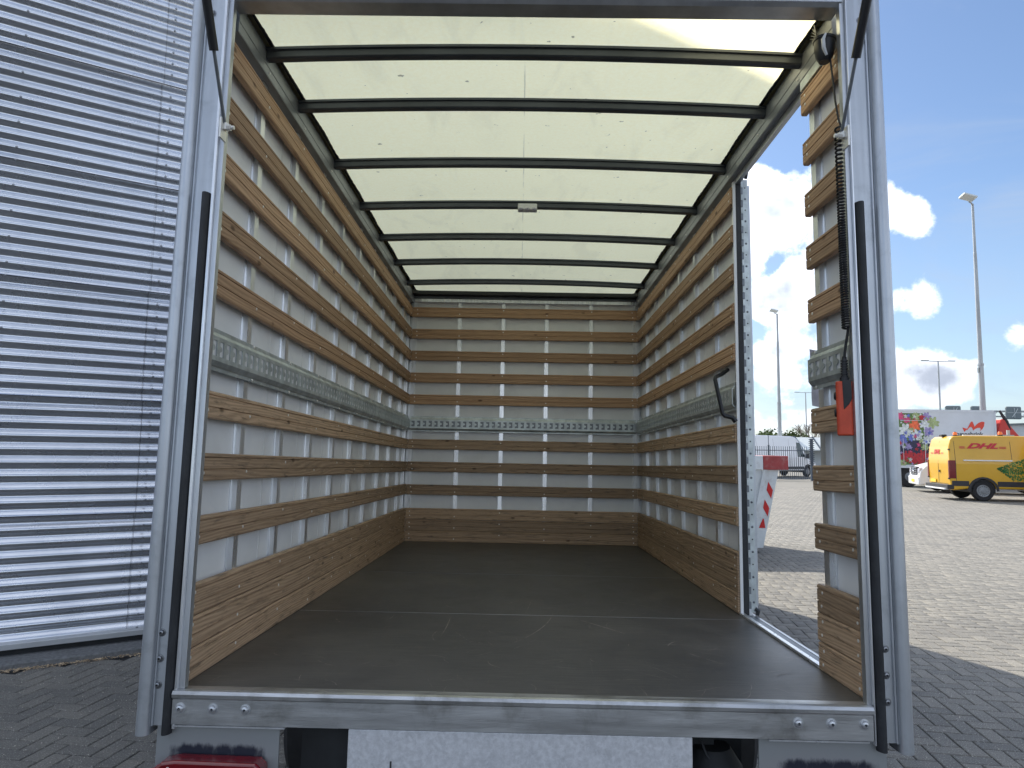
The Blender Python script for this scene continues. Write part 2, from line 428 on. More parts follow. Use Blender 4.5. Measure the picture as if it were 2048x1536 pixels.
# ---------------------------------------------------------------- mesh tools
class MB:
    def __init__(s):
        s.v, s.f, s.mi = [], [], []
        s.cur = 0

    def add(s, vs, fs):
        b = len(s.v)
        s.v.extend([tuple(x) for x in vs])
        s.f.extend([tuple(i + b for i in f) for f in fs])
        s.mi.extend([s.cur] * len(fs))
        return s

    def box(s, x0, x1, y0, y1, z0, z1):
        return s.add([(x0, y0, z0), (x1, y0, z0), (x1, y1, z0), (x0, y1, z0), (x0, y0, z1), (x1, y0, z1), (x1, y1, z1), (x0, y1, z1)],
                     [(0, 3, 2, 1), (4, 5, 6, 7), (0, 1, 5, 4), (1, 2, 6, 5), (2, 3, 7, 6), (3, 0, 4, 7)])

    def prism(s, poly, axis, a, b):
        """extrude a closed 2D outline; axis x: poly=(y,z), y: (x,z), z: (x,y)"""
        n = len(poly)
        f = {'x': lambda p, t: (t, p[0], p[1]), 'y': lambda p, t: (p[0], t, p[1]), 'z': lambda p, t: (p[0], p[1], t)}[axis]
        vs = [f(p, a) for p in poly] + [f(p, b) for p in poly]
        fs = [tuple(range(n)), tuple(range(2 * n - 1, n - 1, -1))]
        fs += [(i + n, (i + 1) % n + n, (i + 1) % n, i) for i in range(n)]
        return s.add(vs, fs)

    def tube(s, pts, r, n=8, cap=True):
        pts = [Vector(p) for p in pts]
        rs = r if isinstance(r, (list, tuple)) else [r] * len(pts)
        base = len(s.v)
        up = Vector((0, 0, 1))
        t0 = (pts[1] - pts[0]).normalized()
        if abs(t0.dot(up)) > .9:
            up = Vector((1, 0, 0))
        nrm = (up - t0 * up.dot(t0)).normalized()
        vs, fs = [], []
        for i, p in enumerate(pts):
            t = (pts[min(i + 1, len(pts) - 1)] - pts[max(i - 1, 0)]).normalized()
            nrm = (nrm - t * nrm.dot(t)).normalized()
            bn = t.cross(nrm)
            for k in range(n):
                a = 2 * math.pi * k / n
                vs.append(p + (nrm * math.cos(a) + bn * math.sin(a)) * rs[i])
        for i in range(len(pts) - 1):
            for k in range(n):
                k2 = (k + 1) % n
                fs.append((i * n + k, i * n + k2, (i + 1) * n + k2, (i + 1) * n + k))
        if cap:
            fs.append(tuple(reversed(range(n))))
            fs.append(tuple(range((len(pts) - 1) * n, len(pts) * n)))
        return s.add(vs, fs)

    def lathe(s, prof, c, axis=(0, 0, 1), n=16):
        """prof: list of (r, h) along axis from point c"""
        ax = Vector(axis).normalized()
        q = Vector((0, 0, 1)).rotation_difference(ax)
        c = Vector(c)
        vs, fs = [], []
        for (r, h) in prof:
            for k in range(n):
                a = 2 * math.pi * k / n
                vs.append(c + q @ Vector((r * math.cos(a), r * math.sin(a), h)))
        for i in range(len(prof) - 1):
            for k in range(n):
                k2 = (k + 1) % n
                fs.append((i * n + k, i * n + k2, (i + 1) * n + k2, (i + 1) * n + k))
        fs.append(tuple(reversed(range(n))))
        fs.append(tuple(range((len(prof) - 1) * n, len(prof) * n)))
        return s.add(vs, fs)

    def mesh(s, name, mats, smooth=False, bevel=None):
        me = bpy.data.meshes.new(name)
        me.from_pydata(s.v, [], s.f)
        for m in (mats if isinstance(mats, (list, tuple)) else [mats]):
            me.materials.append(MATS[m])
        if s.cur:
            me.polygons.foreach_set('material_index', s.mi)
        me.validate()
        me.update()
        if smooth:
            me.shade_auto(R(35)) if hasattr(me, 'shade_auto') else me.polygons.foreach_set('use_smooth', [True] * len(me.polygons))
            me.polygons.foreach_set('use_smooth', [True] * len(me.polygons))
            set_sharp(me, 35)
        return me

    def build(s, name, mats, parent=None, smooth=False, bevel=0., seg=2, loc=None, rz=None):
        o = bpy.data.objects.new(name, s.mesh(name, mats, smooth))
        COL.objects.link(o)
        if parent:
            o.parent = parent
        if bevel:
            b = o.modifiers.new('bevel', 'BEVEL')
            b.width = bevel
            b.segments = seg
            b.limit_method = 'ANGLE'
            b.angle_limit = R(40)
        if loc:
            o.location = loc
        if rz is not None:
            o.rotation_euler = (0, 0, rz)
        return o


def set_sharp(me, deg):
    import bmesh
    bm = bmesh.new()
    bm.from_mesh(me)
    for e in bm.edges:
        e.smooth = not (len(e.link_faces) == 2 and e.calc_face_angle(0) > R(deg))
    bm.to_mesh(me)
    bm.free()


def inst(name, me, parent=None, loc=(0, 0, 0), rot=(0, 0, 0)):
    o = bpy.data.objects.new(name, me)
    COL.objects.link(o)
    o.parent = parent
    o.location = loc
    o.rotation_euler = rot
    return o


def tag(o, label=None, cat=None, group=None, kind=None):
    for k, v in (('label', label), ('category', cat), ('group', group), ('kind', kind)):
        if v:
            o[k] = v
    return o


def thing(name, label, cat, loc=(0, 0, 0), rz=0., group=None):
    o = bpy.data.objects.new(name, None)
    COL.objects.link(o)
    o.location = loc
    o.rotation_euler = (0, 0, rz)
    o.empty_display_size = .2
    return tag(o, label, cat, group)


def copy_tree(o, parent=None):
    c = o.copy()
    COL.objects.link(c)
    if parent:
        c.parent = parent
        c.matrix_parent_inverse = o.matrix_parent_inverse
    for ch in list(o.children):
        copy_tree(ch, c)
    return c


# ---------------------------------------------------------------- ground
WD = Vector((.846, .533, 0))      # along the warehouse wall
WN = Vector((.533, -.846, 0))     # out of the wall
P0 = Vector((-3.69, 5.16, 0))


def wall_t(p):
    return (Vector(p) - P0).dot(WD), (Vector(p) - P0).dot(WN)


ground = MB().add([(-1200, -600, -.008), (1200, -600, -.008), (1200, 1500, -.008), (-1200, 1500, -.008)], [(0, 1, 2, 3)]).build('ground', 'ground_sand')
tag(ground, kind='structure')


def pavers():
    U = .1035
    ang = R(-8.5)
    ux, uy = math.cos(ang), math.sin(ang)
    vx, vy = -math.sin(ang), math.cos(ang)
    rng = np.random.RandomState(3)
    items = []
    N = 420
    I, J = np.meshgrid(np.arange(-140, N), np.arange(-60, N), indexing='ij')
    c = (I + J) % 4
    for kind in (0, 2):
        i = I[c == kind].astype(float)
        j = J[c == kind].astype(float)
        w, h = (2, 1) if kind == 0 else (1, 2)
        a = (i + w / 2) * U
        b = (j + h / 2) * U
        X = a * ux + b * vx + .03
        Y = a * uy + b * vy + .02
        r = np.hypot(X, Y)
        right = (X > .9) & (X / np.maximum(Y, .1) > .22) & (X / np.maximum(Y, .1) < .86) & (Y > 1.6) & (r < 35)
        near = (r < 6.5) & (Y > .8)
        left = (X < 0) & (Y > .8) & (r < 9) & (X / np.maximum(Y, .1) > -1.4)
        tn = (X - P0.x) * WN.x + (Y - P0.y) * WN.y
        tt = (X - P0.x) * WD.x + (Y - P0.y) * WD.y
        ok = (right | near | left) & ((tn > .26) | (tt > 6.9))
        for x, y in zip(X[ok], Y[ok]):
            items.append((x, y, kind))
    arr = np.array(items)
    n = len(arr)
    g = .0032
    # nearest in view: largest in the picture
    r = np.hypot(arr[:, 0], arr[:, 1])
    asp = arr[:, 0] / np.maximum(arr[:, 1], .1)
    seen = (((asp > .55) & (asp < .80)) | ((asp < -.52) & (asp > -.78)) | ((asp < -.35) & (asp > -.6) & (arr[:, 1] < 4.0))) & (arr[:, 1] > 3.2)
    order = np.argsort(np.where(seen, r, 1e6))[:300]
    single = np.zeros(n, bool)
    single[order] = True

    def brick(w, h, rs):
        hw, hh = w * U / 2 - g - rs.rand() * .0008, h * U / 2 - g - rs.rand() * .0008
        b = .0045
        tl = (rs.rand(2) - .5) * .006
        dz = (rs.rand() - .5) * .003
        ring = [(-hw, -hh), (hw, -hh), (hw, hh), (-hw, hh)]
        ins = [(-hw + b, -hh + b), (hw - b, -hh + b), (hw - b, hh - b), (-hw + b, hh - b)]
        vs = [(x, y, -.02) for x, y in ring] + [(x, y, -b * .8 + dz + x * tl[0] + y * tl[1]) for x, y in ring] + [(x, y, dz + x * tl[0] + y * tl[1]) for x, y in ins]
        fs = [(8, 9, 10, 11)] + [(4 + k, 4 + (k + 1) % 4, 8 + (k + 1) % 4, 8 + k) for k in range(4)] + [(k, (k + 1) % 4, 4 + (k + 1) % 4, 4 + k) for k in range(4)]
        return np.array(vs), fs
    # singles
    vari = {}
    for kind in (0, 2):
        for q in range(12):
            vs, fs = brick(*((2, 1) if kind == 0 else (1, 2)), rng)
            me = bpy.data.meshes.new('paver')
            me.from_pydata([tuple(x) for x in vs], [], fs)
            at = me.attributes.new('tone', 'FLOAT', 'FACE')
            at.data.foreach_set('value', [float(rng.rand())] * len(fs))
            me.materials.append(M['paver_concrete'])
            vari[kind, q] = me
    for k in np.where(single)[0]:
        x, y, kind = arr[k]
        o = inst('paver', vari[int(kind), rng.randint(12)], ground, (x, y, 0), (0, 0, ang))
    # the field
    V, F, T = [], [], []
    rest = np.where(~single)[0]
    ca, sa = math.cos(ang), math.sin(ang)
    base = 0
    _, fs = brick(2, 1, rng)
    fs = np.array([f for f in fs])
    templ = {(kk, q): brick(*((2, 1) if kk == 0 else (1, 2)), rng)[0] for kk in (0, 2) for q in range(60)}
    for k in rest:
        x, y, kind = arr[k]
        vs = templ[int(kind), rng.randint(60)]
        w = np.empty_like(vs)
        w[:, 0] = vs[:, 0] * ca - vs[:, 1] * sa + x
        w[:, 1] = vs[:, 0] * sa + vs[:, 1] * ca + y
        w[:, 2] = vs[:, 2]
        V.append(w)
    nb = len(rest)
    V = np.concatenate(V)
    F = (np.tile(fs, (nb, 1)) + np.repeat(np.arange(nb) * 12, len(fs))[:, None]).astype(np.int32)
    me = bpy.data.meshes.new('paver_field')
    me.vertices.add(len(V))
    me.vertices.foreach_set('co', V.ravel())
    me.loops.add(F.size)
    me.loops.foreach_set('vertex_index', F.ravel())
    me.polygons.add(len(F))
    me.polygons.foreach_set('loop_start', np.arange(0, F.size, 4, dtype=np.int32))
    me.polygons.foreach_set('loop_total', np.full(len(F), 4, dtype=np.int32))
    me.update(calc_edges=True)
    at = me.attributes.new('tone', 'FLOAT', 'FACE')
    at.data.foreach_set('value', np.repeat(rng.rand(nb), len(fs)).astype(np.float32))
    me.materials.append(M['paver_concrete'])
    o = inst('paver_field', me, ground)
    tag(o, kind='stuff')
    print('pavers', n)


pavers()


# ---------------------------------------------------------------- warehouse
def warehouse():
    H = 7.3
    wh = thing('corrugated_warehouse', 'silver corrugated steel warehouse wall rising beside the truck', 'building', P0)
    wh.rotation_euler = (0, 0, math.atan2(WD.y, WD.x))
    # local: x along wall, -y outwards, z up
    T1 = 6.75
    amp = .0145
    pitch = .1

    def sheet(L, rows=9, seg=12):
        mb = MB()
        n = rows * seg
        pts = []
        for k in range(n + 1):
            z = k / seg * pitch
            pts.append((-(amp * math.cos(2 * math.pi * z / pitch)), z))
        vs = [(0, y, z) for y, z in pts] + [(L, y, z) for y, z in pts]
        fs = [(k, k + 1 + 0, n + 2 + k, n + 1 + k)[::-1] for k in range(n)]
        mb.add(vs, fs)
        return mb.mesh('corrugated_sheet', 'corrugated_steel', smooth=True)
    z0 = .15
    seam = .80
    cols = [(-11.2, 6), (-5.2, 6), (seam, T1 - seam)]
    meshes = {}
    for ci, (x, L) in enumerate(cols):
        if L not in meshes:
            meshes[L] = sheet(L)
        for r in range(8):
            zz = z0 + r * .9
            if zz > H:
                break
            o = inst('corrugated_sheet', meshes[L], wh, (x + rnd.uniform(-.002, .002), -.0015 * (r % 2) - .0012 * (ci % 2), zz))
    # sheet joints (thin laps standing proud)
    for r in range(1, 8):
        zz = z0 + r * .9
        MB().box(-11.2, T1, -.0235, -.018, zz - .0035, zz + .0025).build('sheet_lap', 'seam_dark', wh)
    for r in range(8):
        n = 9 * 12
        jog = seam + (.008 if r % 2 else -.006) + rnd.uniform(-.003, .003)
        pts = [(-(amp * math.cos(2 * math.pi * k / 12)) - .0045, z0 + r * .9 + k / 12 * pitch) for k in range(n + 1)]
        MB().add([(jog - .0009, y, z) for y, z in pts] + [(jog + .0009, y, z) for y, z in pts], [(k, k + 1, n + 2 + k, n + 1 + k)[::-1] for k in range(n)]).build('vertical_lap', 'seam_dark', wh)
    # screws
    mb = MB()
    for k in range(0, 72):
        z = z0 + (k + .0) * pitch
        mb.lathe([(.009, 0), (.009, .004), (.007, .008), (.003, .009)], (.865, -amp - .001, z), (0, -1, 0), 8)
    for xc in (-.16, -2.2, -4.4, 2.9, 4.9):
        for r in range(8):
            for q in (0, 1, 3, 5, 7):
                z = z0 + (r * 9 + q) * pitch
                mb.lathe([(.009, 0), (.009, .004), (.007, .008), (.003, .009)], (xc, -amp - .001, z), (0, -1, 0), 8)
    tag(mb.build('wall_screws', 'bolt_steel', wh, smooth=True), kind='stuff')
    MB().prism([(-.045, .095), (-.045, .135), (-.018, .150), (.02, .150), (.02, .095)], 'x', -11.2, T1).build('base_flashing', 'flashing_metal', wh, bevel=.002)
    MB().box(-11.2, T1, .0, .05, -.05, .095).build('plinth', 'dark_cavity', wh)
    MB().box(-11.2, T1 - .03, .03, 9, -.02, H).build('building_core', 'flashing_metal', wh)
    MB().box(T1 - .035, T1 + .03, -.04, .12, .1, H + .05).build('corner_trim', 'flashing_metal', wh)
    MB().box(-11.25, T1 + .035, -.05, .15, H - .02, H + .12).build('roof_edge_trim', 'flashing_metal', wh)
    # raised concrete margin at the foot of the wall
    ap = MB().prism([(.02, -.02), (-.235, -.02), (-.235, .035), (-.225, .045), (-.0, .05), (.02, .05)], 'x', -11.2, T1)
    ap = ap.build('pavement_margin', 'kerb_concrete')
    ap.location = P0
    ap.rotation_euler = wh.rotation_euler
    tag(ap, kind='structure')
    # dry leaves and grit against the kerb
    mb = MB()
    for k in range(3500):
        x = rnd.uniform(-3, 3.2)
        y = -.237 - abs(rnd.gauss(0, .030))
        s = rnd.uniform(.003, .009)
        a = rnd.uniform(0, 6.28)
        c = Vector((x, y, .001 + rnd.uniform(0, .010)))
        d1 = Vector((math.cos(a), math.sin(a), rnd.uniform(-.3, .3))) * s
        d2 = Vector((-math.sin(a), math.cos(a), rnd.uniform(-.3, .6))) * s * .6
        mb.add([c - d1 - d2, c + d1 - d2, c + d1 + d2, c - d1 + d2], [(0, 1, 2, 3)])
    o = mb.build('leaf_litter', 'litter')
    o.location = P0
    o.rotation_euler = wh.rotation_euler
    tag(o, label='line of brown leaf litter along the kerb at the warehouse foot', cat='leaf litter', kind='stuff')
    # loose grit on bricks
    mb = MB()
    for k in range(1800):
        a = rnd.choice((0, 1))
        if a:
            x, y = rnd.uniform(-4.2, -1.2), rnd.uniform(2.6, 5.5)
        else:
            x, y = rnd.uniform(1.6, 4.6), rnd.uniform(2.8, 6)
        if (Vector((x, y, 0)) - P0).dot(WN) < .27:
            continue
        s = rnd.uniform(.0008, .0028)
        mb.add([(x - s, y - s, .0), (x + s, y - s * .7, .0), (x + s * .6, y + s, .0), (x - s * .7, y + s, .0), (x, y, s * 1.3)], [(0, 1, 4), (1, 2, 4), (2, 3, 4), (3, 0, 4)])
    tag(mb.build('grit', 'chip_paper'), label='pale loose grit scattered over the grey paving bricks', cat='grit', kind='stuff')


warehouse()

# ---------------------------------------------------------------- box truck (its frame tilts slightly on its springs)
TM = Matrix(((0.9999100069, 0.0122824887, 0.0053961561), (-0.0124113127, 0.9996221367, 0.0245263766), (-0.0050928721, -0.0245911427, 0.9996846194)))
CT = Vector((-.0240855, -2.2233406, .7000711))
truck = thing('box_truck', 'open box truck with slatted timber walls and translucent roof seen from behind', 'truck')
truck.matrix_world = Matrix.Translation(Vector((0, 0, CAMH)) - TM @ CT) @ TM.to_4x4()

PITCH = .20816
PH = .092


def plank_profile(h):
    t = .022
    p = [(0, 0), (-t + .004, 0), (-t, .005)]
    for fr in (.15, .58):
        zc = h * (1 - fr)
        p_g = [(-t, zc + .0022), (-t + .005, zc), (-t, zc - .0022)]
        p.append(p_g)
    a = [q for q in p if isinstance(q, tuple)]
    gs = [q for q in p if isinstance(q, list)][::-1]
    out = a[:]
    for q in gs:
        out += q[::-1]
    out += [(-t, h - .005), (-t + .004, h), (0, h)]
    return out


def plank_mesh(L, h, m):
    return MB().prism(plank_profile(h), 'x', 0, L).mesh('plank', m)


def screw_mesh(xs, h, dense=False):
    mb = MB()
    for k, x in enumerate(xs):
        for zz in ((.28, .72) if (k in (0, len(xs) - 1)) else ((.3,) if k % 2 else (.72,))):
            mb.lathe([(.0058, 0), (.0055, .0012), (.003, .002)], (x + rnd.uniform(-.006, .006), -.0221, h * zz + rnd.uniform(-.004, .004)), (0, -1, 0), 8)
    return mb.mesh('plank_screws', 'screw_steel')


def add_plank(me, sm, loc, rz):
    o = inst('plank', me, truck, (loc[0], loc[1], loc[2] + rnd.uniform(-.0015, .0015)), (rnd.uniform(-.002, .002), 0, rz))
    s = inst('plank_screws', sm, o)
    s['kind'] = 'stuff'
    return o


studL = [.39 + .43 * k for k in range(9)]
studR = [1.285] + [1.68 + .43 * k for k in range(6)]
studB = [-.615, -.20, .212, .634]
tops = [.5165 + (9 - k) * PITCH for k in range(1, 10) if k != 6]


def truck_walls():
    LL = 4.15
    RL = 4.15 - 1.25
    for upper in (True, False):
        h = PH if upper else .0985
        if upper:
            zs = [(t - PH, 'plank_wood' if t > 1.0 else 'plank_wood_worn') for t in tops]
        else:
            zs = [(q * .1 + .001, 'plank_wood_worn') for q in range(3)]
        cache = {}
        for (z, m) in zs:
            for key, L, xs in (('L', LL, [.03] + [y for y in studL] + [LL - .05]), ('R', RL, [.03] + [4.15 - y for y in studR[::-1][:-1]] + [RL - .035]), ('S', .33, [.04, .295]), ('B', 2.118, [.04] + [x + 1.06 for x in studB] + [2.08])):
                if (key, m) not in cache:
                    cache[key, m] = (plank_mesh(L, h, m), screw_mesh(xs, h))
            add_plank(*cache['L', m], (-1.082, .004, z), R(90))
            add_plank(*cache['R', m], (1.082, 4.154, z), R(-90))
            add_plank(*cache['S', m], (1.082, .340 + rnd.uniform(-.003, .006), z), R(-90))
            add_plank(*cache['B', m], (-1.059, 4.1755, z), 0)
    # white panels behind the studs
    MB().box(-1.13, -1.105, .0, 4.20, -.05, 2.40).build('wall_panel', 'panel_white', truck)
    MB().box(1.105, 1.13, .0, .345, -.05, 2.24).build('wall_panel', 'panel_white', truck)
    MB().box(1.105, 1.13, 1.255, 4.20, -.05, 2.24).build('wall_panel', 'panel_white', truck)
    MB().box(1.105, 1.13, .0, 4.20, 2.241, 2.40).build('wall_panel', 'panel_white', truck)
    MB().box(-1.13, 1.13, 4.201, 4.225, -.05, 2.40).build('front_wall_panel', 'panel_white', truck)
    # panel joints: thin cover strips
    for y in [v - .14 for v in studL[1:]]:
        MB().box(-1.105, -1.1035, y - .006, y + .006, .3, 2.225).build('joint_strip', 'outer_white', truck)
    for y in [v - .14 for v in studR[1:]]:
        MB().box(1.1035, 1.105, y - .006, y + .006, .3, 2.225).build('joint_strip', 'outer_white', truck)
    # hat section studs
    hat = [(-.034, 0), (-.034, -.003), (-.022, -.003), (-.0205, -.0225), (.0205, -.0225), (.022, -.003), (.034, -.003), (.034, 0)]
    sm = MB().prism(hat, 'z', .0, 2.222).mesh('wall_stud', 'aluminium_bright')
    for y in studL + [4.10]:
        inst('wall_stud', sm, truck, (-1.105, y, 0), (0, 0, R(90)))
    for y in studR + [.302]:
        inst('wall_stud', sm, truck, (1.105, y, 0), (0, 0, R(-90)))
    hat2 = [(-.019, 0), (-.019, -.003), (-.0155, -.003), (-.0145, -.0225), (.0145, -.0225), (.0155, -.003), (.019, -.003), (.019, 0)]
    sm2 = MB().prism(hat2, 'z', .0, 2.265).mesh('wall_stud', 'aluminium_bright')
    for x in studB:
        inst('wall_stud', sm2, truck, (x, 4.20, 0))
    MB().box(-1.082, -1.025, 4.176, 4.2, .0, 2.265).build('corner_post', 'aluminium_bright', truck)
    MB().box(1.03, 1.082, 4.176, 4.2, .0, 2.265).build('corner_post', 'aluminium_bright', truck)
    MB().box(-1.055, 1.055, 4.160, 4.199, 2.236, 2.268).build('front_top_rail', 'aluminium_bright', truck, bevel=.002)
    MB().box(-1.055, 1.055, 4.150, 4.199, 2.2685, 2.292).build('front_top_rail', 'steel_dark', truck, bevel=.002)
    # slotted lashing rails
    def rail(L):
        P = .0535
        n = int(L / P)
        mb = MB()
        zt, zb = .098, .046      # slot top/bottom
        za, zc = .030, .112      # face band limits
        t = .0022
        x = 0.
        hole0, hole1 = .015, .045
        front = -.026
        for k in range(n + 1):
            x0 = k * P
            x1 = min(L, x0 + P)
            if x1 - x0 < .02:
                break
            full = x1 - x0 > P * .98

            def q(a, b, c, d):
                mb.box(a, b, front, front + t, c, d)
            if not full:
                q(x0, x1, za, zc)
                continue
            q(x0, x0 + P, zt, zc)
            q(x0, x0 + P, za, zb)
            q(x0, x0 + hole0, zb, zt)
            q(x0 + hole1, x0 + P, zb, zt)
            # rounded tongue that makes the hourglass slot
            zm = (zt + zb) / 2
            poly = [(x0 + hole0, zm - .0125)] + [(x0 + hole0 + .018 * math.cos(a), zm + .0105 * math.sin(a)) for a in [R(-80 + 32 * i) for i in range(6)]] + [(x0 + hole0, zm + .0125)]
            mb.prism([(p[0], p[1]) for p in poly], 'y', front + t * .999, front + .0001)
        # top flange with slope, bottom flange with lip
        mb.prism([(front, zc), (front + .006, zc + .002), (-.012, .128), (-.012, .142), (0, .142), (0, .139), (-.009, .139), (-.009, .127), (front + .008, zc - .001), (front + .0022, zc - .001)], 'x', 0, L)
        mb.prism([(front, za), (front + .0022, za), (front + .014, .018), (-.006, .014), (-.006, .0), (-.009, .0), (-.009, .012), (front + .010, .016)], 'x', 0, L)
        return mb.mesh('lashing_rail', 'galvanised')
    zr = 1.004
    bolts = lambda xs: [x for x in xs]
    for key, L, loc, rz, xs in (('L', 4.14, (-1.078, .008, zr), R(90), studL), ('R', 2.88, (1.078, 4.144, zr), R(-90), [4.15 - y for y in studR[1:]]), ('S', .325, (1.078, .338, zr), R(-90), [.04]), ('B', 2.10, (-1.05, 4.172, zr), 0, [x + 1.05 for x in studB])):
        o = inst('lashing_rail', rail(L), truck, loc, (0, 0, rz))
        MB().box(0, L - .004, -.0215, -.0205, .034, .108).build('slot_light_shade_strip', 'steel_dark' if key == 'B' else 'outer_white', o)  # added strip: white imitates lit slots, dark imitates the back rail's shaded ones
        mb = MB()
        for x in xs:
            for zz in (.135, .006):
                mb.lathe([(.006, 0), (.006, .003), (.004, .005)], (x, -.0125, zz), (0, -1, 0), 8)
        s = mb.build('rail_bolts', 'screw_steel', o)
        s['kind'] = 'stuff'


truck_walls()


def roof_z(x):
    return 2.346 - .022 * (x / 1.02) ** 2


def truck_shell():
    # floor
    MB().box(-1.104, 1.088, .0, 4.2, -.03, 0).build('floor', 'floor_ply', truck)
    fj = [(1.135, -1.058, 1.06), (2.35, -1.058, 1.06)]
    for y, a, b in fj:
        MB().box(a, b, y - .0016, y + .0016, .0002, .0008).build('floor_joint', 'steel_dark' if y > 2 else 'sill_metal', truck)
    # scratches
    mb = MB()

    def scratch(x, y, ang, L, w, curve, dash=0):
        n = max(3, int(L / .02))
        pts = []
        a = ang
        for k in range(n + 1):
            pts.append((x, y))
            x += math.cos(a) * L / n
            y += math.sin(a) * L / n
            a += curve / n
        for k in range(n):
            if dash and k % 2:
                continue
            (xa, ya), (xb, yb) = pts[k], pts[k + 1]
            d = Vector((xb - xa, yb - ya, 0)).normalized()
            nn = Vector((-d.y, d.x, 0)) * w / 2 * math.sin(math.pi * (k + .6) / (n + .2)) ** .5
            mb.add([(xa - nn.x, ya - nn.y, .0009), (xb - nn.x, yb - nn.y, .0009), (xb + nn.x, yb + nn.y, .0009), (xa + nn.x, ya + nn.y, .0009)], [(0, 1, 2, 3)])
    scratch(-.04, .60, R(60), .62, .0035, R(25))
    scratch(.02, 1.18, R(84), .35, .0025, 0, 1)
    scratch(-.33, 1.05, R(-88), .36, .003, R(-6))
    scratch(-.35, .62, R(110), .17, .003, R(-40))
    scratch(-.30, .80, R(-60), .22, .0025, R(-10), 1)
    scratch(-.85, 1.0, R(-70), .15, .003, R(20))
    scratch(-.6, 1.1, R(-80), .16, .003, R(-40))
    scratch(.45, 1.5, R(-15), .25, .003, R(-30))
    scratch(.25, 1.08, R(-55), .33, .006, 0)
    scratch(.62, .55, R(-62), .2, .003, R(10))
    scratch(.58, .62, R(70), .13, .004, R(-50))
    scratch(-.12, .58, R(155), .12, .003, 0, 1)
    for k in range(90):
        scratch(rnd.uniform(-1, 1), .05 + 1.6 * rnd.random() ** 1.5, rnd.uniform(0, 6.28), rnd.uniform(.02, .16), rnd.uniform(.0008, .0022), rnd.uniform(-1.2, 1.2))
    for k in range(26):
        scratch(rnd.uniform(.2, 1), rnd.uniform(.1, 1.5), R(rnd.uniform(-60, 10)), rnd.uniform(.05, .3), rnd.uniform(.0008, .0015), rnd.uniform(-.4, .4))
    M['scratch'] = mat('scratch', (.30, .27, .235), .6, 0, .5, 30)
    o = mb.build('floor_scratches', 'scratch', truck)
    o['kind'] = 'stuff'
    # rear sill
    prof = [(.0, .0015), (-.034, .0015), (-.040, .004), (-.050, .001), (-.055, -.008), (-.053, -.018), (-.046, -.024), (-.045, -.098), (-.035, -.098), (-.035, -.03), (.0, -.03)]
    sill = MB().prism(prof, 'x', -1.067, 1.053).build('rear_sill', 'sill_metal', truck, smooth=True)
    bolt = MB().lathe([(.0165, 0), (.0165, .0015), (.012, .002), (.0118, .005), (.009, .009), (.0045, .0105), (.0042, .004)], (0, 0, 0), (0, -1, 0), 14)
    bolt.cur = 1
    bolt.lathe([(.0042, .0), (.0042, .0004)], (0, -.0041, 0), (0, -1, 0), 6)  # dark disc painted in for the shade of the hex recess
    bolt = bolt.mesh('bolt', ['aluminium', 'seam_dark'], smooth=True)
    boltd = bolt.copy()
    boltd.materials[0] = M['bolt_steel']
    for x in (-1.042, -.942, -.843, .827, .927, 1.026):
        inst('bolt', bolt, sill, (x, -.0455, -.05))
    MB().box(-1.06, -.72, -.046, -.03, -.104, -.0995).build('sill_lip', 'aluminium_bright', truck)
    MB().box(.74, 1.04, -.046, -.03, -.104, -.0995).build('sill_lip', 'aluminium_bright', truck)
    # posts
    for s in (-1, 1):
        def X(a):
            return a * s
        if s < 0:
            xs = dict(tube=-1.155, web0=-1.137, web1=-1.064, lip0=-1.066, lip1=-1.057, ret=-1.040, rub0=-1.097, rub1=-1.068, boltx=-1.129)
        else:
            xs = dict(tube=1.152, web0=1.134, web1=1.060, lip0=1.0625, lip1=1.0575, ret=1.043, rub0=1.094, rub1=1.064, boltx=1.110)
        def bx(mb, a, b, y0, y1, z0, z1):
            return mb.box(min(a, b), max(a, b), y0, y1, z0, z1)
        TOP = 2.44
        tub = MB()
        c = xs['tube']
        poly = [(c + .0215 * math.cos(a), -.036 + .0215 * math.sin(a)) for a in [R(180 + 180 * i / 14) for i in range(15)]]
        poly += [(c + .0215, .02), (c - .0215, .02)]
        tub.prism(poly[::-1] if s < 9 else poly, 'z', -.131, TOP)
        post = tub.build('rear_post', 'anodised_post', truck, smooth=True)
        w = MB()
        bx(w, xs['web0'], xs['web1'], -.030, .0, -.107, TOP)
        g0 = c - s * .0225
        bx(w, g0, g0 - s * .005, -.037, -.028, -.107, TOP)
        w.build('post_web', 'anodised_post', post)
        w = MB()
        bx(w, xs['lip0'], xs['lip1'], -.043, -.0, -.112, TOP)
        w.build('post_lip', 'aluminium_bright', post, bevel=.0012)
        w = MB()
        bx(w, xs['lip1'] - s * .0002, xs['ret'], -.031, -.006, .0015, 2.30)
        w.build('post_return', 'aluminium', post, bevel=.001)
        w = MB()
        a, b = sorted((xs['rub0'], xs['rub1']))
        mid = (a + b) / 2
        hw = (b - a) / 2
        poly = [(mid + hw * math.cos(t), -.032 + -.026 * math.sin(t)) for t in [math.pi * i / 10 for i in range(11)]]
        w.prism(poly, 'z', -.127, 1.583)
        w.build('rubber_seal', 'rubber', post, smooth=True)
        for z in (.167, .090, .012, 2.155, 2.235):
            bo = inst('bolt', boltd, post, (xs['boltx'] - s * .006 if z < 2 else s * 1.112, -.0302, z))
            bo.scale = (.75, .75, .75)
        # gas strut
        sx = s * 1.028 - .004
        p0 = Vector((sx, -.050, 1.812))
        d = Vector((0, -.19, .325)).normalized()
        st = MB().tube([p0 + d * .23, p0 + d * .92], .0145, 12).build('gas_strut', 'black_plastic', truck, smooth=True)
        MB().tube([p0, p0 + d * .232], .0055, 10).build('strut_rod', 'steel_dark', st, smooth=True)
        br = MB()
        bx(br, s * 1.040, s * 1.034, -.075, -.031, 1.765, 1.835)
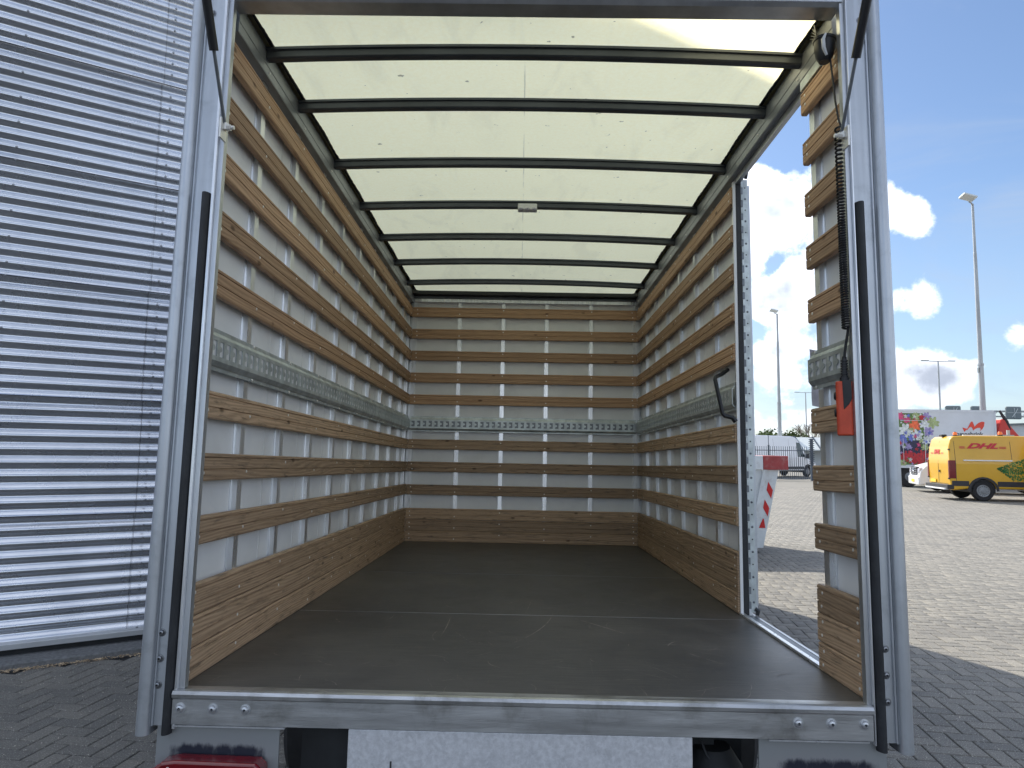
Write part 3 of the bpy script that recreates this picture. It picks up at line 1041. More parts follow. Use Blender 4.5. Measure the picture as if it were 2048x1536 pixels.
        br.tube([(s * 1.036, -.052, 1.808), (s * 1.000, -.052, 1.808)], .007, 8)
        br.lathe([(.011, 0), (.011, .012)], (s * 1.012, -.052, 1.808), (s, 0, 0), 8)
        br.lathe([(.010, 0), (.010, .022)], (s * 1.028, -.052, 1.800), (0, 0, 1), 8)
        br.build('strut_bracket', 'screw_steel', st)
    # header above the opening
    MB().prism([(-.036, 2.300), (-.036, 2.46), (.05, 2.46), (.05, 2.289), (-.020, 2.289)], 'x', -1.056, 1.052).build('header_beam', 'aluminium', truck)
    MB().box(-1.05, 1.045, -.0405, -.037, 2.312, 2.440).build('header_facing', 'aluminium_bright', truck)
    # lifted rear flap carried by the struts
    fl = MB().prism([(-.045, 2.462), (-.045, 2.492), (-.72, 2.75), (-.73, 2.72)], 'x', -1.10, 1.10).build('raised_rear_flap', 'outer_white', truck)
    # side top rails
    for s in (-1, 1):
        a, b = (-1.1045, -1.055) if s < 0 else (1.055, 1.1045)
        rl = MB().prism([(s * 1.1045, 2.224), (s * 1.057, 2.224), (s * 1.055, 2.228), (s * 1.056, 2.262), (s * 1.054, 2.265), (s * 1.054, 2.328), (s * 1.1045, 2.328)], 'y', .051, 4.2).build('roof_rail', 'rail_alu', truck)
        mb = MB()
        for k in range(9):
            mb.lathe([(.006, 0), (.004, .004)], (s * 1.0555, .35 + k * .46, 2.245), (-s, 0, 0), 8)
        q = mb.build('rail_rivets', 'screw_steel', rl)
        q['kind'] = 'stuff'
        # black sealant with an uneven edge
        vs, fs = [], []
        n = 260
        for k in range(n + 1):
            y = .051 + (4.10 - .051) * k / n
            e = 1.022 + .0018 * math.sin(y * 17) + rnd.uniform(-.0015, .0015)
            for zz in (2.3285, 2.3272):
                vs += [(s * 1.054, y, zz), (s * e, y, zz)]
        mb = MB()
        for k in range(n):
            a = 4 * k
            fs += [(a, a + 1, a + 5, a + 4), (a + 2, a + 6, a + 7, a + 3), (a + 1, a + 3, a + 7, a + 5)]
        mb.add(vs, fs)
        mb.build('roof_sealant', 'black_sealant', truck)
        # outer cornice
        MB().box(*sorted((s * 1.1315, s * 1.15)), .03, 4.25, 2.26, 2.41).build('roof_cornice', 'aluminium', truck)
        MB().box(*sorted((s * 1.1315, s * 1.145)), .03 if s < 0 else .03, 4.25, -.10, -.001).build('side_skirt_rail', 'aluminium', truck)
    # roof panel, arched
    n = 16
    vs = []
    for y in (.03, 4.22):
        for k in range(n + 1):
            x = -1.10 + 2.2 * k / n
            vs.append((x, y, roof_z(x) + .004))
    fs = [(k, k + 1, n + 2 + k, n + 1 + k) for k in range(n)]
    MB().add(vs, fs).build('roof_panel', 'roof_fibreglass', truck, smooth=True)
    # roof bows
    prof = [(-.006, 0), (-.006, -.010), (.003, -.012), (.003, -.037), (.008, -.042), (.036, -.042), (.042, -.037), (.042, 0)]
    for y in (.300, .695, 1.295, 1.897, 2.497, 3.095, 3.705):
        mb = MB()
        n = 20
        m_ = len(prof)
        vs, fs = [], []
        for k in range(n + 1):
            x = -1.052 + 2.104 * k / n
            for (py, pz) in prof:
                vs.append((x, y + py, roof_z(x) + pz))
        for k in range(n):
            for j in range(m_):
                j2 = (j + 1) % m_
                fs.append((k * m_ + j, k * m_ + j2, (k + 1) * m_ + j2, (k + 1) * m_ + j))
        fs.append(tuple(reversed(range(m_))))
        fs.append(tuple(range(n * m_, (n + 1) * m_)))
        mb.add(vs, fs)
        b = mb.build('roof_bow', 'bow_steel', truck, smooth=True)
    # front roof closer with sealant corners
    mb = MB()
    vs = [(-1.054, 4.199, 2.327), (-1.054, 4.02, 2.327), (-1.0, 4.075, 2.327), (1.0, 4.075, 2.327), (1.054, 4.02, 2.327), (1.054, 4.199, 2.327)]
    mb.prism([(v[0], v[1]) for v in vs][::-1], 'z', 2.294, 2.3255)
    mb.build('front_closer', 'black_sealant', truck)
    # underbody: chassis rails, cross member, wheels
    for x in (-.62, .55):
        MB().box(x, x + .07, .12, 4.1, -.30, -.12).build('chassis_rail', 'dark_cavity', truck)
    for y in (.3, 1.0, 1.8, 2.6, 3.4):
        MB().box(-1.08, 1.08, y, y + .06, -.12, -.031).build('cross_member', 'dark_cavity', truck)
    tyre = MB().lathe([(.18, -.11), (.31, -.115), (.34, -.09), (.345, 0), (.34, .09), (.31, .115), (.18, .11)], (0, 0, 0), (1, 0, 0), 28).mesh('tyre', 'tyre', smooth=True)
    rim = MB().lathe([(.18, .111), (.17, .118), (.10, .112), (.08, .13), (.04, .135)], (0, 0, 0), (1, 0, 0), 20).mesh('rim', 'wheel_grey', smooth=True)
    for s in (-1, 1):
        w = inst('wheel', tyre, truck, (s * .94, 1.3, -.845 + .345 + .025 * 1.3 + .005 * s))
        inst('rim', rim, w, (0, 0, 0), (0, 0, 0 if s > 0 else math.pi))
    MB().box(-.9, .9, 1.24, 1.36, -.56, -.44).build('rear_axle', 'dark_cavity', truck)
    # tail lift cover and lamps under the sill
    MB().box(-.528, .512, -.04, -.02, -.60, -.101).build('tail_lift_cover', 'galvanised_plate', truck, bevel=.003)
    q = MB()
    q.box(-.398, -.393, -.0425, -.04, -.26, -.190)
    q.box(.335, .34, -.0425, -.04, -.26, -.200)
    q.build('cover_slot', 'seam_dark', truck)
    MB().box(-.697, -.53, .06, .5, -.50, -.125).build('underbody_box', 'dark_cavity', truck)
    MB().tube([(-.70, .02, -.115), (-.575, .02, -.115)], .0075, 8).build('drain_rod', 'steel_dark', truck)
    MB().tube([(.56, .1, -.13), (.58, .06, -.19), (.64, .03, -.26), (.70, .06, -.36)], .004, 6).build('brake_hose', 'rubber', truck, smooth=True)
    MB().lathe([(.09, 0), (.10, .1), (.06, .16)], (.61, .12, -.34), (0, 0, 1), 14).build('air_reservoir', 'dark_cavity', truck, smooth=True)
    MB().box(.53, .72, .16, .5, -.6, -.115).build('underbody_box', 'dark_cavity', truck)
    for s, x0, x1 in ((-1, -1.118, -.742), (1, .716, 1.100)):
        MB().box(x0, x1, -.022, -.016, -.46, -.1045).build('lamp_bracket', 'soot_plate', truck)
        if s < 0:
            a, b, zt = -1.100, -.770, -.186
        else:
            a, b, zt = .742, 1.08, -.190
        lens = MB().prism([(a - .012, zt - .10), (a - .012, zt - .035), (a + .03, zt - .006), (a + .07, zt), (b - .02, zt - .004), (b, zt - .020), (b, zt - .10)][::-1], 'y', -.085, -.024)
        lamp = lens.build('tail_lamp', 'lamp_red', truck, bevel=.008, seg=3)
        e = MB().box(a + .002, a + .048, -.088, -.0855, zt - .09, zt - .022).build('indicator_lens', 'lamp_orange', lamp, bevel=.001)
        MB().box(a + .115, a + .138, -.088, -.0855, zt - .09, zt - .024).build('reflector', 'lamp_red_bright', lamp)
        MB().lathe([(.03, 0), (.027, .003)], (a + .19, -.0852, zt - .052), (0, -1, 0), 18).build('reversing_lens', 'lamp_clear', lamp)
        for x in (a + .052, b - .052):
            MB().lathe([(.005, 0), (.0045, .002), (.002, .003)], (x, -.0852, zt - .022), (0, -1, 0), 8).build('lens_screw', 'screw_steel', lamp)
    # lamp in the ceiling
    il = MB().box(-.062, .058, 1.884, 1.8985, 2.286, 2.326).box(-.062, .058, 1.8985, 1.94, 2.286, 2.302).build('interior_lamp', 'white_plastic', truck, bevel=.005)
    for x in (-.042, -.002, .038):
        MB().lathe([(.0165, 0), (.015, .006), (.008, .010)], (x, 1.890, 2.290), (0, -.5, -1), 14).build('lamp_dome', 'lamp_clear', il, smooth=True)
    # side doorway on the right
    MB().box(1.063, 1.084, .346, 1.249, .0002, .0120).build('door_threshold', 'aluminium_bright', truck, bevel=.002)
    MB().box(1.0855, 1.129, .346, 1.249, -.05, -.002).build('door_sill', 'steel_dark', truck)
    j = MB().box(1.0835, 1.1045, 1.2505, 1.2555, .0, 2.223).box(1.069, 1.0832, 1.243, 1.2499, .0, 2.205)
    j.build('door_jamb', 'outer_white', truck)
    MB().box(1.0850, 1.1105, 1.2440, 1.2500, .0, 2.235).build('door_seal', 'rubber', truck)
    # plank end blocks beside the door
    sdoor = MB().box(1.1325, 1.1590, 1.262, 2.13, .03, 2.19).build('side_door', 'outer_white', truck, bevel=.002)
    MB().box(1.1235, 1.1495, 1.2545, 1.2575, .012, 2.222).build('hinge_leaf', 'galvanised', sdoor)
    MB().box(1.1500, 1.1605, 1.2560, 1.2610, .045, 2.19).build('door_edge', 'anodised_post', sdoor)
    kn = MB().box(1.1125, 1.1230, 1.2450, 1.2540, 0, .0315).mesh('hinge_knuckle', 'galvanised')
    kp = MB().box(1.1110, 1.1225, 1.2465, 1.2560, 0, .0335).mesh('hinge_gap', 'steel_dark')
    for k in range(62):
        inst('hinge_knuckle' if k % 2 else 'hinge_gap', kn if k % 2 else kp, sdoor, (0, 0, .03 + k * .0352))
    mb = MB()
    rv = MB()
    for k in range(36):
        z = .06 + k * .0605
        (mb if k % 2 else rv).lathe([(.0038 if k % 2 else .0062, 0), (.003, .0012)], (1.137, 1.2544, z), (0, -1, 0), 8)
        if not k % 2:
            mb.lathe([(.0025, 0), (.002, .0010)], (1.137, 1.2531, z), (0, -1, 0), 6)
    mb.build('leaf_holes', 'seam_dark', sdoor)['kind'] = 'stuff'
    rv.build('leaf_rivets', 'steel_dark', sdoor)['kind'] = 'stuff'
    MB().tube([(1.142, 1.252, .030), (1.156, 1.250, .020), (1.150, 1.250, .000)], .010, 8).build('lower_latch', 'black_plastic', sdoor)
    MB().tube([(1.142, 1.254, 2.23), (1.148, 1.254, 2.26), (1.140, 1.256, 2.275)], .009, 8).build('upper_latch', 'black_plastic', sdoor)
    # door header under the rail
    MB().box(1.0835, 1.1045, .346, 1.2495, 2.195, 2.2235).build('door_header', 'aluminium', truck)
    # grab handle
    h = MB().tube([(1.062, 1.246, .945), (1.045, 1.243, .965), (1.006, 1.24, .972), (.996, 1.242, .985), (.967, 1.262, 1.158), (.972, 1.272, 1.173), (1.02, 1.33, 1.195), (1.058, 1.345, 1.225)], [.013, .012, .0105, .0105, .0105, .0105, .011, .012], 10)
    h.build('grab_handle', 'black_plastic', truck, smooth=True)
    # cable gland bowl in the top corner
    sk = MB().lathe([(.030, .060), (.039, .058), (.038, .050), (.035, .048), (.034, .02), (.029, -.006), (.020, -.022), (.018, -.026)], (1.017, .035, 2.148), (.05, 0, 1), 20).build('socket_bowl', 'black_plastic', truck, smooth=True)
    mb = MB()
    for k, dx in enumerate((-.012, -.004, .006, .014, .022)):
        mb.tube([(1.010 + dx, .045, 2.20), (1.014 + dx, .06 + .01 * k, 2.25), (1.03 + dx * .5, .12 + .02 * k, 2.318)], .0028, 6)
    mb.build('cable_bundle', 'black_plastic', sk, smooth=True)
    MB().box(1.056, 1.080, .16, .335, 2.185, 2.222).build('rail_bracket', 'galvanised', truck)


truck_shell()


def remote():
    t = thing('lift_remote', 'orange handheld lift control hanging on a black coiled cord by the right post', 'remote control')
    t.matrix_world = truck.matrix_world @ Matrix.Translation((1.028, .006, .905)) @ Matrix.Scale(1.06, 4)
    o = Vector((1.032, .012, .905))

    def L(p):
        return Vector(p) - o
    a = R(28)
    ca, sa = math.cos(a), math.sin(a)

    def body_poly(w, d, c=.007):
        return [(-w + c, -d), (w - c, -d), (w, -d + c), (w, d - c), (w - c, d), (-w + c, d), (-w, d - c), (-w, -d + c)]
    h = MB().prism(body_poly(.0235, .020), 'z', -.082, .084).build('handset', 'handset_orange', t, bevel=.005, seg=3)
    h.rotation_euler = (0, 0, R(-28))
    # black wedge on the upper side
    w = MB().prism([(-.004, .086), (.0215, .086), (.0215, .028), (.013, .012), (-.002, -.004)], 'y', -.0218, -.019).build('side_grip', 'black_plastic', h, bevel=.0015)
    for z in (.040, -.012):
        MB().lathe([(.0135, 0), (.0135, .003), (.010, .006)], (-.0232, 0, z), (-1, 0, 0), 16).build('button', 'black_plastic', h, smooth=True)
    # strain relief and cord
    sr = MB()
    prof = [(.014, 0), (.014, .014), (.009, .016)]
    z = .016
    while z < .072:
        prof += [(.0108, z), (.0108, z + .004), (.0075, z + .0045), (.0075, z + .0075)]
        z += .008
    prof += [(.006, .080)]
    sr.lathe(prof, (.002, 0, .082), (.02, 0, 1), 12)
    sr.build('strain_relief', 'black_plastic', t)
    pts = [L((1.034, .008, 1.062)), L((1.037, .002, 1.10)), L((1.041, -.006, 1.14)), L((1.041, -.012, 1.158))]
    MB().tube(pts, .0042, 8).build('cord_tail', 'black_plastic', t, smooth=True)
    pts = []
    z = 1.150
    ang = 0
    zc = []
    turns = 0
    while z < 1.80:
        f = (z - 1.15) / .65
        step = .0078 + .007 * max(0, f - .45) ** 1.0 * 2.2
        for k in range(12):
            a_ = 2 * math.pi * k / 12
            zz = z + step * k / 12
            cx = 1.0325
            pts.append(L((cx + .0092 * math.cos(a_), -.012 + .0092 * math.sin(a_), zz)))
        z += step
    pts += [L((1.036, -.010, 1.83)), L((1.036, .006, 1.90)), L((1.036, .020, 2.00)), L((1.033, .028, 2.08))]
    MB().tube(pts, .0034, 6).build('coiled_cord', 'black_plastic', t, smooth=True)
    pl = MB().lathe([(.009, 0), (.012, .012), (.017, .035), (.020, .05), (.020, .062)], L((1.030, .030, 2.075)), (-.18, 0, 1), 14)
    pl.build('plug', 'black_plastic', t, smooth=True)
    MB().tube([L((1.010, -.002, 2.128)), L((.999, -.006, 2.105)), L((1.000, -.006, 2.075)), L((1.012, .002, 2.055))], [.003, .006, .006, .004], 8).build('plug_clip', 'white_plastic', t, smooth=True)


remote()


# ---------------------------------------------------------------- yard objects
def skip():
    t = thing('skip_container', 'white waste skip with red rim and red hazard stripes behind the side doorway', 'skip', (1.5, 11.0, 0))
    L, W, Ht = 2.88, 1.7, 1.55
    # outline of long side: x 0..L, ends lean inwards toward the bottom
    top0, top1, b0, b1 = .0, 2.765, .42, 2.56
    mb = MB()
    th = .05

    def ring(z, x0, x1, y0, y1):
        return [(x0, y0, z), (x1, y0, z), (x1, y1, z), (x0, y1, z)]
    vs = ring(.08, b0, b1, .18, W - .18) + ring(1.33, top0, top1, 0, W) + ring(1.33, top0 + th, top1 - th, th, W - th) + ring(.14, b0 + th, b1 - th, .18 + th, W - .18 - th)
    fs = [(3, 2, 1, 0)] + [(k, (k + 1) % 4, 4 + (k + 1) % 4, 4 + k) for k in range(4)] + [(8 + k, 8 + (k + 1) % 4, 12 + (k + 1) % 4, 12 + k)[::1] for k in range(4)] + [(12, 13, 14, 15)]
    fs += [(4 + k, 4 + (k + 1) % 4, 8 + (k + 1) % 4, 8 + k) for k in range(4)]
    mb.add(vs, fs).build('hull', 'skip_white', t)
    r = MB()
    r.box(-.04, 2.50, -.06, .0, 1.33, 1.55)
    r.box(-.04, 2.90, W, W + .06, 1.33, 1.55)
    r.box(-.10, -.04, -.06, W + .06, 1.33, 1.55)
    r.build('rim', 'skip_white', t, bevel=.01)
    r = MB()
    r.box(2.50, 2.90, -.062, -.0, 1.33, 1.55)
    r.box(2.84, 2.90, 0, W, 1.33, 1.55)
    r.box(2.74, 2.84, -.0, W, 1.33, 1.36)
    r.build('rim_end', 'skip_red', t, bevel=.01)
    # corner post on the sloping end
    sl = (top1 - b1) / (1.33 - .08)
    rb = MB()
    yy = lambda z: .18 * (1.33 - z) / 1.25

    def strip(xr, z0, z1, w, proud, m):
        a = [(b1 + (z - .08) * sl - xr, yy(z) - proud, z) for z in (z0, z1)]
        vs_ = [(a[0][0] - w, a[0][1], z0), (a[0][0], a[0][1], z0), (a[1][0], a[1][1], z1), (a[1][0] - w, a[1][1], z1)]
        vs_ += [(x, y + proud, z) for x, y, z in vs_]
        return vs_, [(0, 1, 2, 3), (4, 7, 6, 5), (0, 4, 5, 1), (1, 5, 6, 2), (2, 6, 7, 3), (3, 7, 4, 0)]
    rb.add(*strip(.20, .10, 1.33, .06, .05, 0)).add(*strip(.42, .10, 1.33, .05, .04, 0)).add(*strip(.95, .1, 1.33, .06, .05, 0)).add(*strip(1.6, .1, 1.33, .06, .05, 0))
    rb.build('rib', 'skip_white', t)
    for k, z in enumerate((.40, .605, .89)):
        quad = ((.135, 0), (.030, 0), (.085, .15), (.10, .15)) if k == 0 else ((.030, -.02), (.030, .115), (.130, .25), (.130, .115))
        vs_ = []
        for dx, dz in (quad if k == 0 else quad):
            zz = z + dz
            vs_.append((b1 + (zz - .08) * sl - dx, yy(zz) - .006, zz))
        MB().add(vs_, [(0, 1, 2, 3)]).build('hazard_stripe', 'stripe_red', t)
    MB().box(.5, .6, .25, W - .25, 0, .08).box(2.2, 2.3, .25, W - .25, 0, .08).build('skid', 'skip_red', t)


skip()


def van(name, label, cat, loc, rz, paint, L=5.93, H=2.45, hood=True, group=None):
    """front toward +x, near side (camera side) is y=0 .. far side y=2"""
    t = thing(name, label, cat, loc, rz, group)
    W = 1.99
    belt = 1.30
    xf = L
    wr, wf = 1.05, L - 1.0
    ar = .42

    def arch(xc):
        return [(xc + ar * math.cos(a), .36 + ar * math.sin(a) * 1.0) for a in [R(10 + 160 * i / 10) for i in range(11)]]
    low = [(.02, .42), (.0, belt), (L - 1.35, belt), (L - .92, 1.22), (L - .25, 1.02), (L - .05, .80), (L, .45), (L - .05, .28)]
    low += arch(wf) + arch(wr) + [(.1, .36)]
    # outline order: up the back, over the bonnet, back along the bottom
    upx = [(.0, belt), (.03, 1.9), (.10, H - .12), (.22, H - .02), (.5, H), (L - 2.5, H), (L - 2.15, H - .05), (L - 1.9, H - .2), (L - 1.0, belt)]
    tilt = .14

    def yv(z):
        return max(0, z - belt) * tilt
    mb = MB()
    n = len(low)
    vs = [(x, 0, z) for x, z in low] + [(x, W, z) for x, z in low]
    fs = [tuple(range(n))[::-1], tuple(range(n, 2 * n))] + [(k, (k + 1) % n, (k + 1) % n + n, k + n) for k in range(n) if k != 1]
    mb.add(vs, fs)
    m_ = len(upx)
    vs = [(x, yv(z), z) for x, z in upx] + [(x, W - yv(z), z) for x, z in upx]
    fs = [tuple(range(m_))[::-1], tuple(range(m_, 2 * m_))] + [(k, k + 1, k + 1 + m_, k + m_) for k in range(m_ - 1)]
    mb.add(vs, fs)
    body = mb.build('body', paint, t, bevel=.05, seg=3)
    for p in body.data.polygons:
        p.use_smooth = True
    set_sharp(body.data, 60)
    # lower cladding
    cl = MB()
    for (a, b) in ((.06, wr - ar - .03), (wr + ar + .03, wf - ar - .03)):
        cl.box(a, b, -.018, .01, .52, .70)
    cl.build('side_cladding', 'cladding_black', t, bevel=.008)
    ac = MB()
    for xc in (wr, wf):
        pts = [(xc + (ar - .0) * math.cos(a), .36 + (ar - .0) * math.sin(a)) for a in [R(0 + 180 * i / 12) for i in range(13)]]
        pto = [(xc + (ar + .07) * math.cos(a), .36 + (ar + .07) * math.sin(a)) for a in [R(0 + 180 * i / 12) for i in range(13)]]
        ac.prism(pts + pto[::-1], 'y', .02, -.02)
        ac.box(xc - .4, xc + .4, .06, W - .06, .3, .74)
    ac.build('wheel_arch', 'cladding_black', t)
    tyre = MB().lathe([(.20, -.10), (.33, -.11), (.355, -.08), (.36, 0), (.355, .08), (.33, .11), (.20, .10)], (0, 0, 0), (0, 1, 0), 26).mesh('tyre', 'tyre', smooth=True)
    rim = MB().lathe([(.215, -.101), (.20, -.112), (.185, -.104), (.13, -.106), (.085, -.112), (.075, -.125), (.03, -.128)], (0, 0, 0), (0, 1, 0), 20).mesh('rim', 'wheel_grey', smooth=True)
    slots = MB()
    for k in range(14):
        a = 2 * math.pi * k / 14
        slots.lathe([(.013, 0), (.012, .003)], (.158 * math.cos(a), -.105, .158 * math.sin(a)), (0, -1, 0), 6)
    slm = slots.mesh('rim_slots', 'seam_dark')
    for xc in (wr, wf):
        for y in (.12, W - .12):
            w = inst('wheel', tyre, t, (xc, y, .36), (0, 0, 0 if y < 1 else math.pi))
            inst('rim', rim, w)
            inst('rim_slots', slm, w)
    # bumpers
    MB().box(-.10, .12, -.02, W + .02, .40, .56).build('rear_bumper', 'cladding_black', t, bevel=.02)
    MB().box(-.16, -.02, .1, W - .1, .38, .43).build('bumper_step', 'van_white', t, bevel=.01)
    # tail lamps
    for y0, y1 in ((-.012, .09), (W - .09, W + .012)):
        MB().box(-.018, .20, y0, y1, .78, 1.42).build('tail_lamp', 'lamp_red', t, bevel=.012)
    # seams, doors
    sm = MB()
    for x in (.20, 1.98, 3.65, 4.55):
        sm.box(x, x + .012, -.004, .002, .55, belt)
        z0, z1 = belt, H - .2
        sm.add([(x, yv(z0) - .004, z0), (x + .012, yv(z0) - .004, z0), (x + .012, yv(z1) - .004, z1), (x, yv(z1) - .004, z1)], [(0, 1, 2, 3)])
    sm.box(-.006, .0, W / 2 - .006, W / 2 + .006, .6, belt)
    sm.add([(-.006 + 0, W / 2 - .006, belt), (-.006, W / 2 + .006, belt), (.075, W / 2 + .006, H - .17), (.075, W / 2 - .006, H - .17)], [(0, 1, 2, 3)])
    sm.box(-.007, .0, .2, W - .2, .58, .592)
    sm.build('door_seams', 'seam_dark', t)
    MB().box(.45, 2.0, yv(1.42) - .022, yv(1.42), 1.405, 1.450).build('door_runner', 'chrome', t, bevel=.004)
    # hinges
    for y in (.06, W - .06):
        for z in (.75, 1.78):
            MB().box(-.03 if z < 1 else .0, .05, y - .03, y + .05, z, z + .05).build('door_hinge', 'cladding_black', t)
    MB().box(-.03, .0, W / 2 - .16, W / 2 - .08, .98, 1.06).build('door_handle', 'cladding_black', t)
    pl = MB().box(-.018, -.002, W - .75, W - .25, .60, .72).build('number_plate', 'plate_yellow', t)
    # glass
    g0 = MB()
    zs = (belt + .04, H - .42)
    g0.add([(L - 2.15, yv(zs[0]) - .006, zs[0]), (L - 1.30, yv(zs[0]) - .006, zs[0]), (L - 1.75, yv(zs[1]) - .006, zs[1]), (L - 2.10, yv(zs[1]) - .006, zs[1])], [(0, 1, 2, 3)])
    g0.build('side_window', 'glass_dark', t)
    w0, w1 = (L - 1.04, belt + .06), (L - 1.78, H - .32)
    off = .012
    MB().add([(w0[0] + off, .12, w0[1] + off), (w0[0] + off, W - .12, w0[1] + off), (w1[0] + off, W - .28, w1[1] + off), (w1[0] + off, .28, w1[1] + off)], [(0, 1, 2, 3)]).build('windscreen', 'glass_dark', t)
    MB().box(L - 1.32, L - 1.16, -.26, -.03, 1.25, 1.58).build('mirror', 'cladding_black', t, bevel=.03)
    # front end
    fr = MB().box(L - .22, L + .03, .02, W - .02, .28, .60).build('front_bumper', 'cladding_black' if paint != 'van_white' else 'van_white', t, bevel=.04)
    MB().box(L - .10, L - .005, .45, W - .45, .66, .98).build('grille', 'seam_dark', t)
    gb = MB()
    for k in range(4):
        gb.box(L - .07, L + .008, .46, W - .46, .68 + k * .08, .712 + k * .08)
    gb.build('grille_bars', 'chrome', t, bevel=.005)
    gb = MB()
    gb.lathe([(.115, 0), (.115, .012), (.095, .012), (.095, 0)], (L + .012, W / 2, .83), (1, 0, 0), 20)
    for k in range(3):
        a = R(90 + 120 * k)
        gb.tube([(L + .018, W / 2, .83), (L + .018, W / 2 + .1 * math.cos(a), .83 + .1 * math.sin(a))], [.014, .005], 6)
    gb.build('star_badge', 'chrome', t)
    for y0, y1 in ((.04, .40), (W - .40, W - .04)):
        MB().prism([(L - .32, .80), (L - .02, .74), (L - .03, .92), (L - .42, 1.03)], 'y', y0, y1).build('headlight', 'lamp_clear', t, bevel=.02)
    MB().box(L + .03, L + .045, W / 2 - .26, W / 2 + .26, .38, .49).build('front_plate', 'plate_yellow', t)
    return t


def text(body, size, mat_, parent, loc, rot, shear=0., bold=0., sx=1., ext=.002, align='CENTER'):
    c = bpy.data.curves.new('lettering', 'FONT')
    c.body = body
    c.size = size
    c.shear = shear
    c.offset = bold
    c.extrude = ext
    c.align_x = align
    c.align_y = 'CENTER'
    c.materials.append(M[mat_])
    tmp = bpy.data.objects.new('lettering', c)
    COL.objects.link(tmp)
    bpy.context.view_layer.update()
    me = bpy.data.meshes.new_from_object(tmp.evaluated_get(bpy.context.evaluated_depsgraph_get()))
    bpy.data.objects.remove(tmp)
    o = bpy.data.objects.new('lettering', me)
    COL.objects.link(o)
    o.parent = parent
    o.location = loc
    o.rotation_euler = rot
    o.scale = (sx, 1, 1)
    return o


def courier_van():
    a = R(-12)
    t = van('courier_van', 'yellow DHL courier van with green tree graphic on its side', 'van', (15.60, 24.55, 0), a, 'van_yellow', H=2.30)
    H = 2.30
    tl = math.atan(.14)
    z = 1.93
    text('DHL', .25, 'dhl_red', t, (1.08, (z - 1.3) * .14 - .012, z), (R(90) - tl, 0, 0), .45, .012, 1.95)
    st = MB()
    for (x0, x1) in ((.36, .54), (1.62, 1.84)):
        for k in range(3):
            zz = z - .085 + k * .03
            st.add([(x0, (zz - 1.3) * .14 - .010, zz), (x1, (zz - 1.3) * .14 - .010, zz), (x1 + .02, (zz + .016 - 1.3) * .14 - .010, zz + .016), (x0 + .02, (zz + .016 - 1.3) * .14 - .010, zz + .016)], [(0, 1, 2, 3)])
    st.build('logo_stripes', 'dhl_red', t)
    z = 1.72
    bx = .0
    text('DHL', .22, 'dhl_red', t, (.005, 1.12, z), (R(90) - .05, 0, R(-90)), .45, .008, 1.25)
    st = MB()
    for (y0, y1) in ((.55, .72), (1.5, 1.68)):
        for k in range(2):
            st.add([(.004, y0, z - .07 + k * .03), (.004, y1, z - .07 + k * .03), (.005, y1, z - .055 + k * .03), (.005, y0, z - .055 + k * .03)], [(0, 3, 2, 1)])
    st.build('rear_logo_stripes', 'dhl_red', t)
    # fine print further along
    for k in range(2):
        zz = 1.86 - .14 * k
        MB().add([(3.55, (zz - 1.3) * .14 - .008, zz), (4.3, (zz - 1.3) * .14 - .008, zz), (4.3, (zz + .03 - 1.3) * .14 - .008, zz + .03), (3.55, (zz + .03 - 1.3) * .14 - .008, zz + .03)], [(0, 1, 2, 3)]).build('small_print', 'dhl_red', t)
    # tree print of many small leaves
    mb = MB()
    r = random.Random(5)
    for k in range(3000):
        u = r.random()
        x = 1.5 + 2.3 * u ** .8
        top = 1.15 + .55 * ((x - 1.5) / 1.4) ** .9
        bot = max(.75, 1.15 - .5 * ((x - 1.5) / .6)) if x < 2.1 else .73
        z = r.uniform(bot, top)
        if abs(z - (1.28 - .12 * math.sin((x - 2) * 1.6))) < .012 or abs(z - (.95 - .05 * math.sin((x - 2) * 2))) < .012:
            continue
        s = r.uniform(.014, .034)
        an = r.uniform(0, 3.14)
        pts = [(x + s * math.cos(an + q) * (1 if q in (0, math.pi) else .5), z + s * math.sin(an + q) * (1 if q in (0, math.pi) else .5)) for q in (0, math.pi / 2, math.pi, 3 * math.pi / 2)]
        mb.add([(p[0], max(0, p[1] - 1.3) * .14 - .006, p[1]) for p in pts], [(0, 1, 2, 3)])
    o = mb.build('tree_print', 'print_green', t)
    o['kind'] = 'stuff'
    # roof beacons
    for x, y in ((.72, 1.3), (1.85, .45)):
        MB().lathe([(.075, 0), (.075, .05)], (x, y, H), (0, 0, 1), 14).build('beacon_base', 'cladding_black', t)
        MB().lathe([(.07, .05), (.07, .13), (.05, .16)], (x, y, H), (0, 0, 1), 14).build('beacon', 'beacon_orange', t, smooth=True)
    MB().box(.75, 1.95, .7, .76, H + .01, H + .05).build('roof_rack', 'van_white', t)
    MB().box(1.75, 2.3, .45, .60, H + .01, H + .05).box(2.10, 2.19, .5, .56, H + .05, H + .22).build('roof_bracket', 'pole_grey', t)
    MB().box(.12, .30, .9, 1.15, H - .02, H + .06).build('roof_camera', 'cladding_black', t, bevel=.02)


courier_van()
van('yellow_van', 'second yellow van cut by the right edge of the picture', 'van', (18.0, 23.05, 0), R(-8), 'van_yellow', H=2.30)
van('parked_van', 'white van with yellow front number plate parked behind the yellow courier van', 'van', (23.4, 29.75, 0), R(160), 'van_white', H=1.95, L=5.1).scale = (1.08, 1.08, 1.1)
van('white_van', 'white high roof van standing behind the dark bar fence', 'van', (15.6, 43.9, 0), math.atan2(.56, .83), 'van_white', H=2.72, L=6.6)


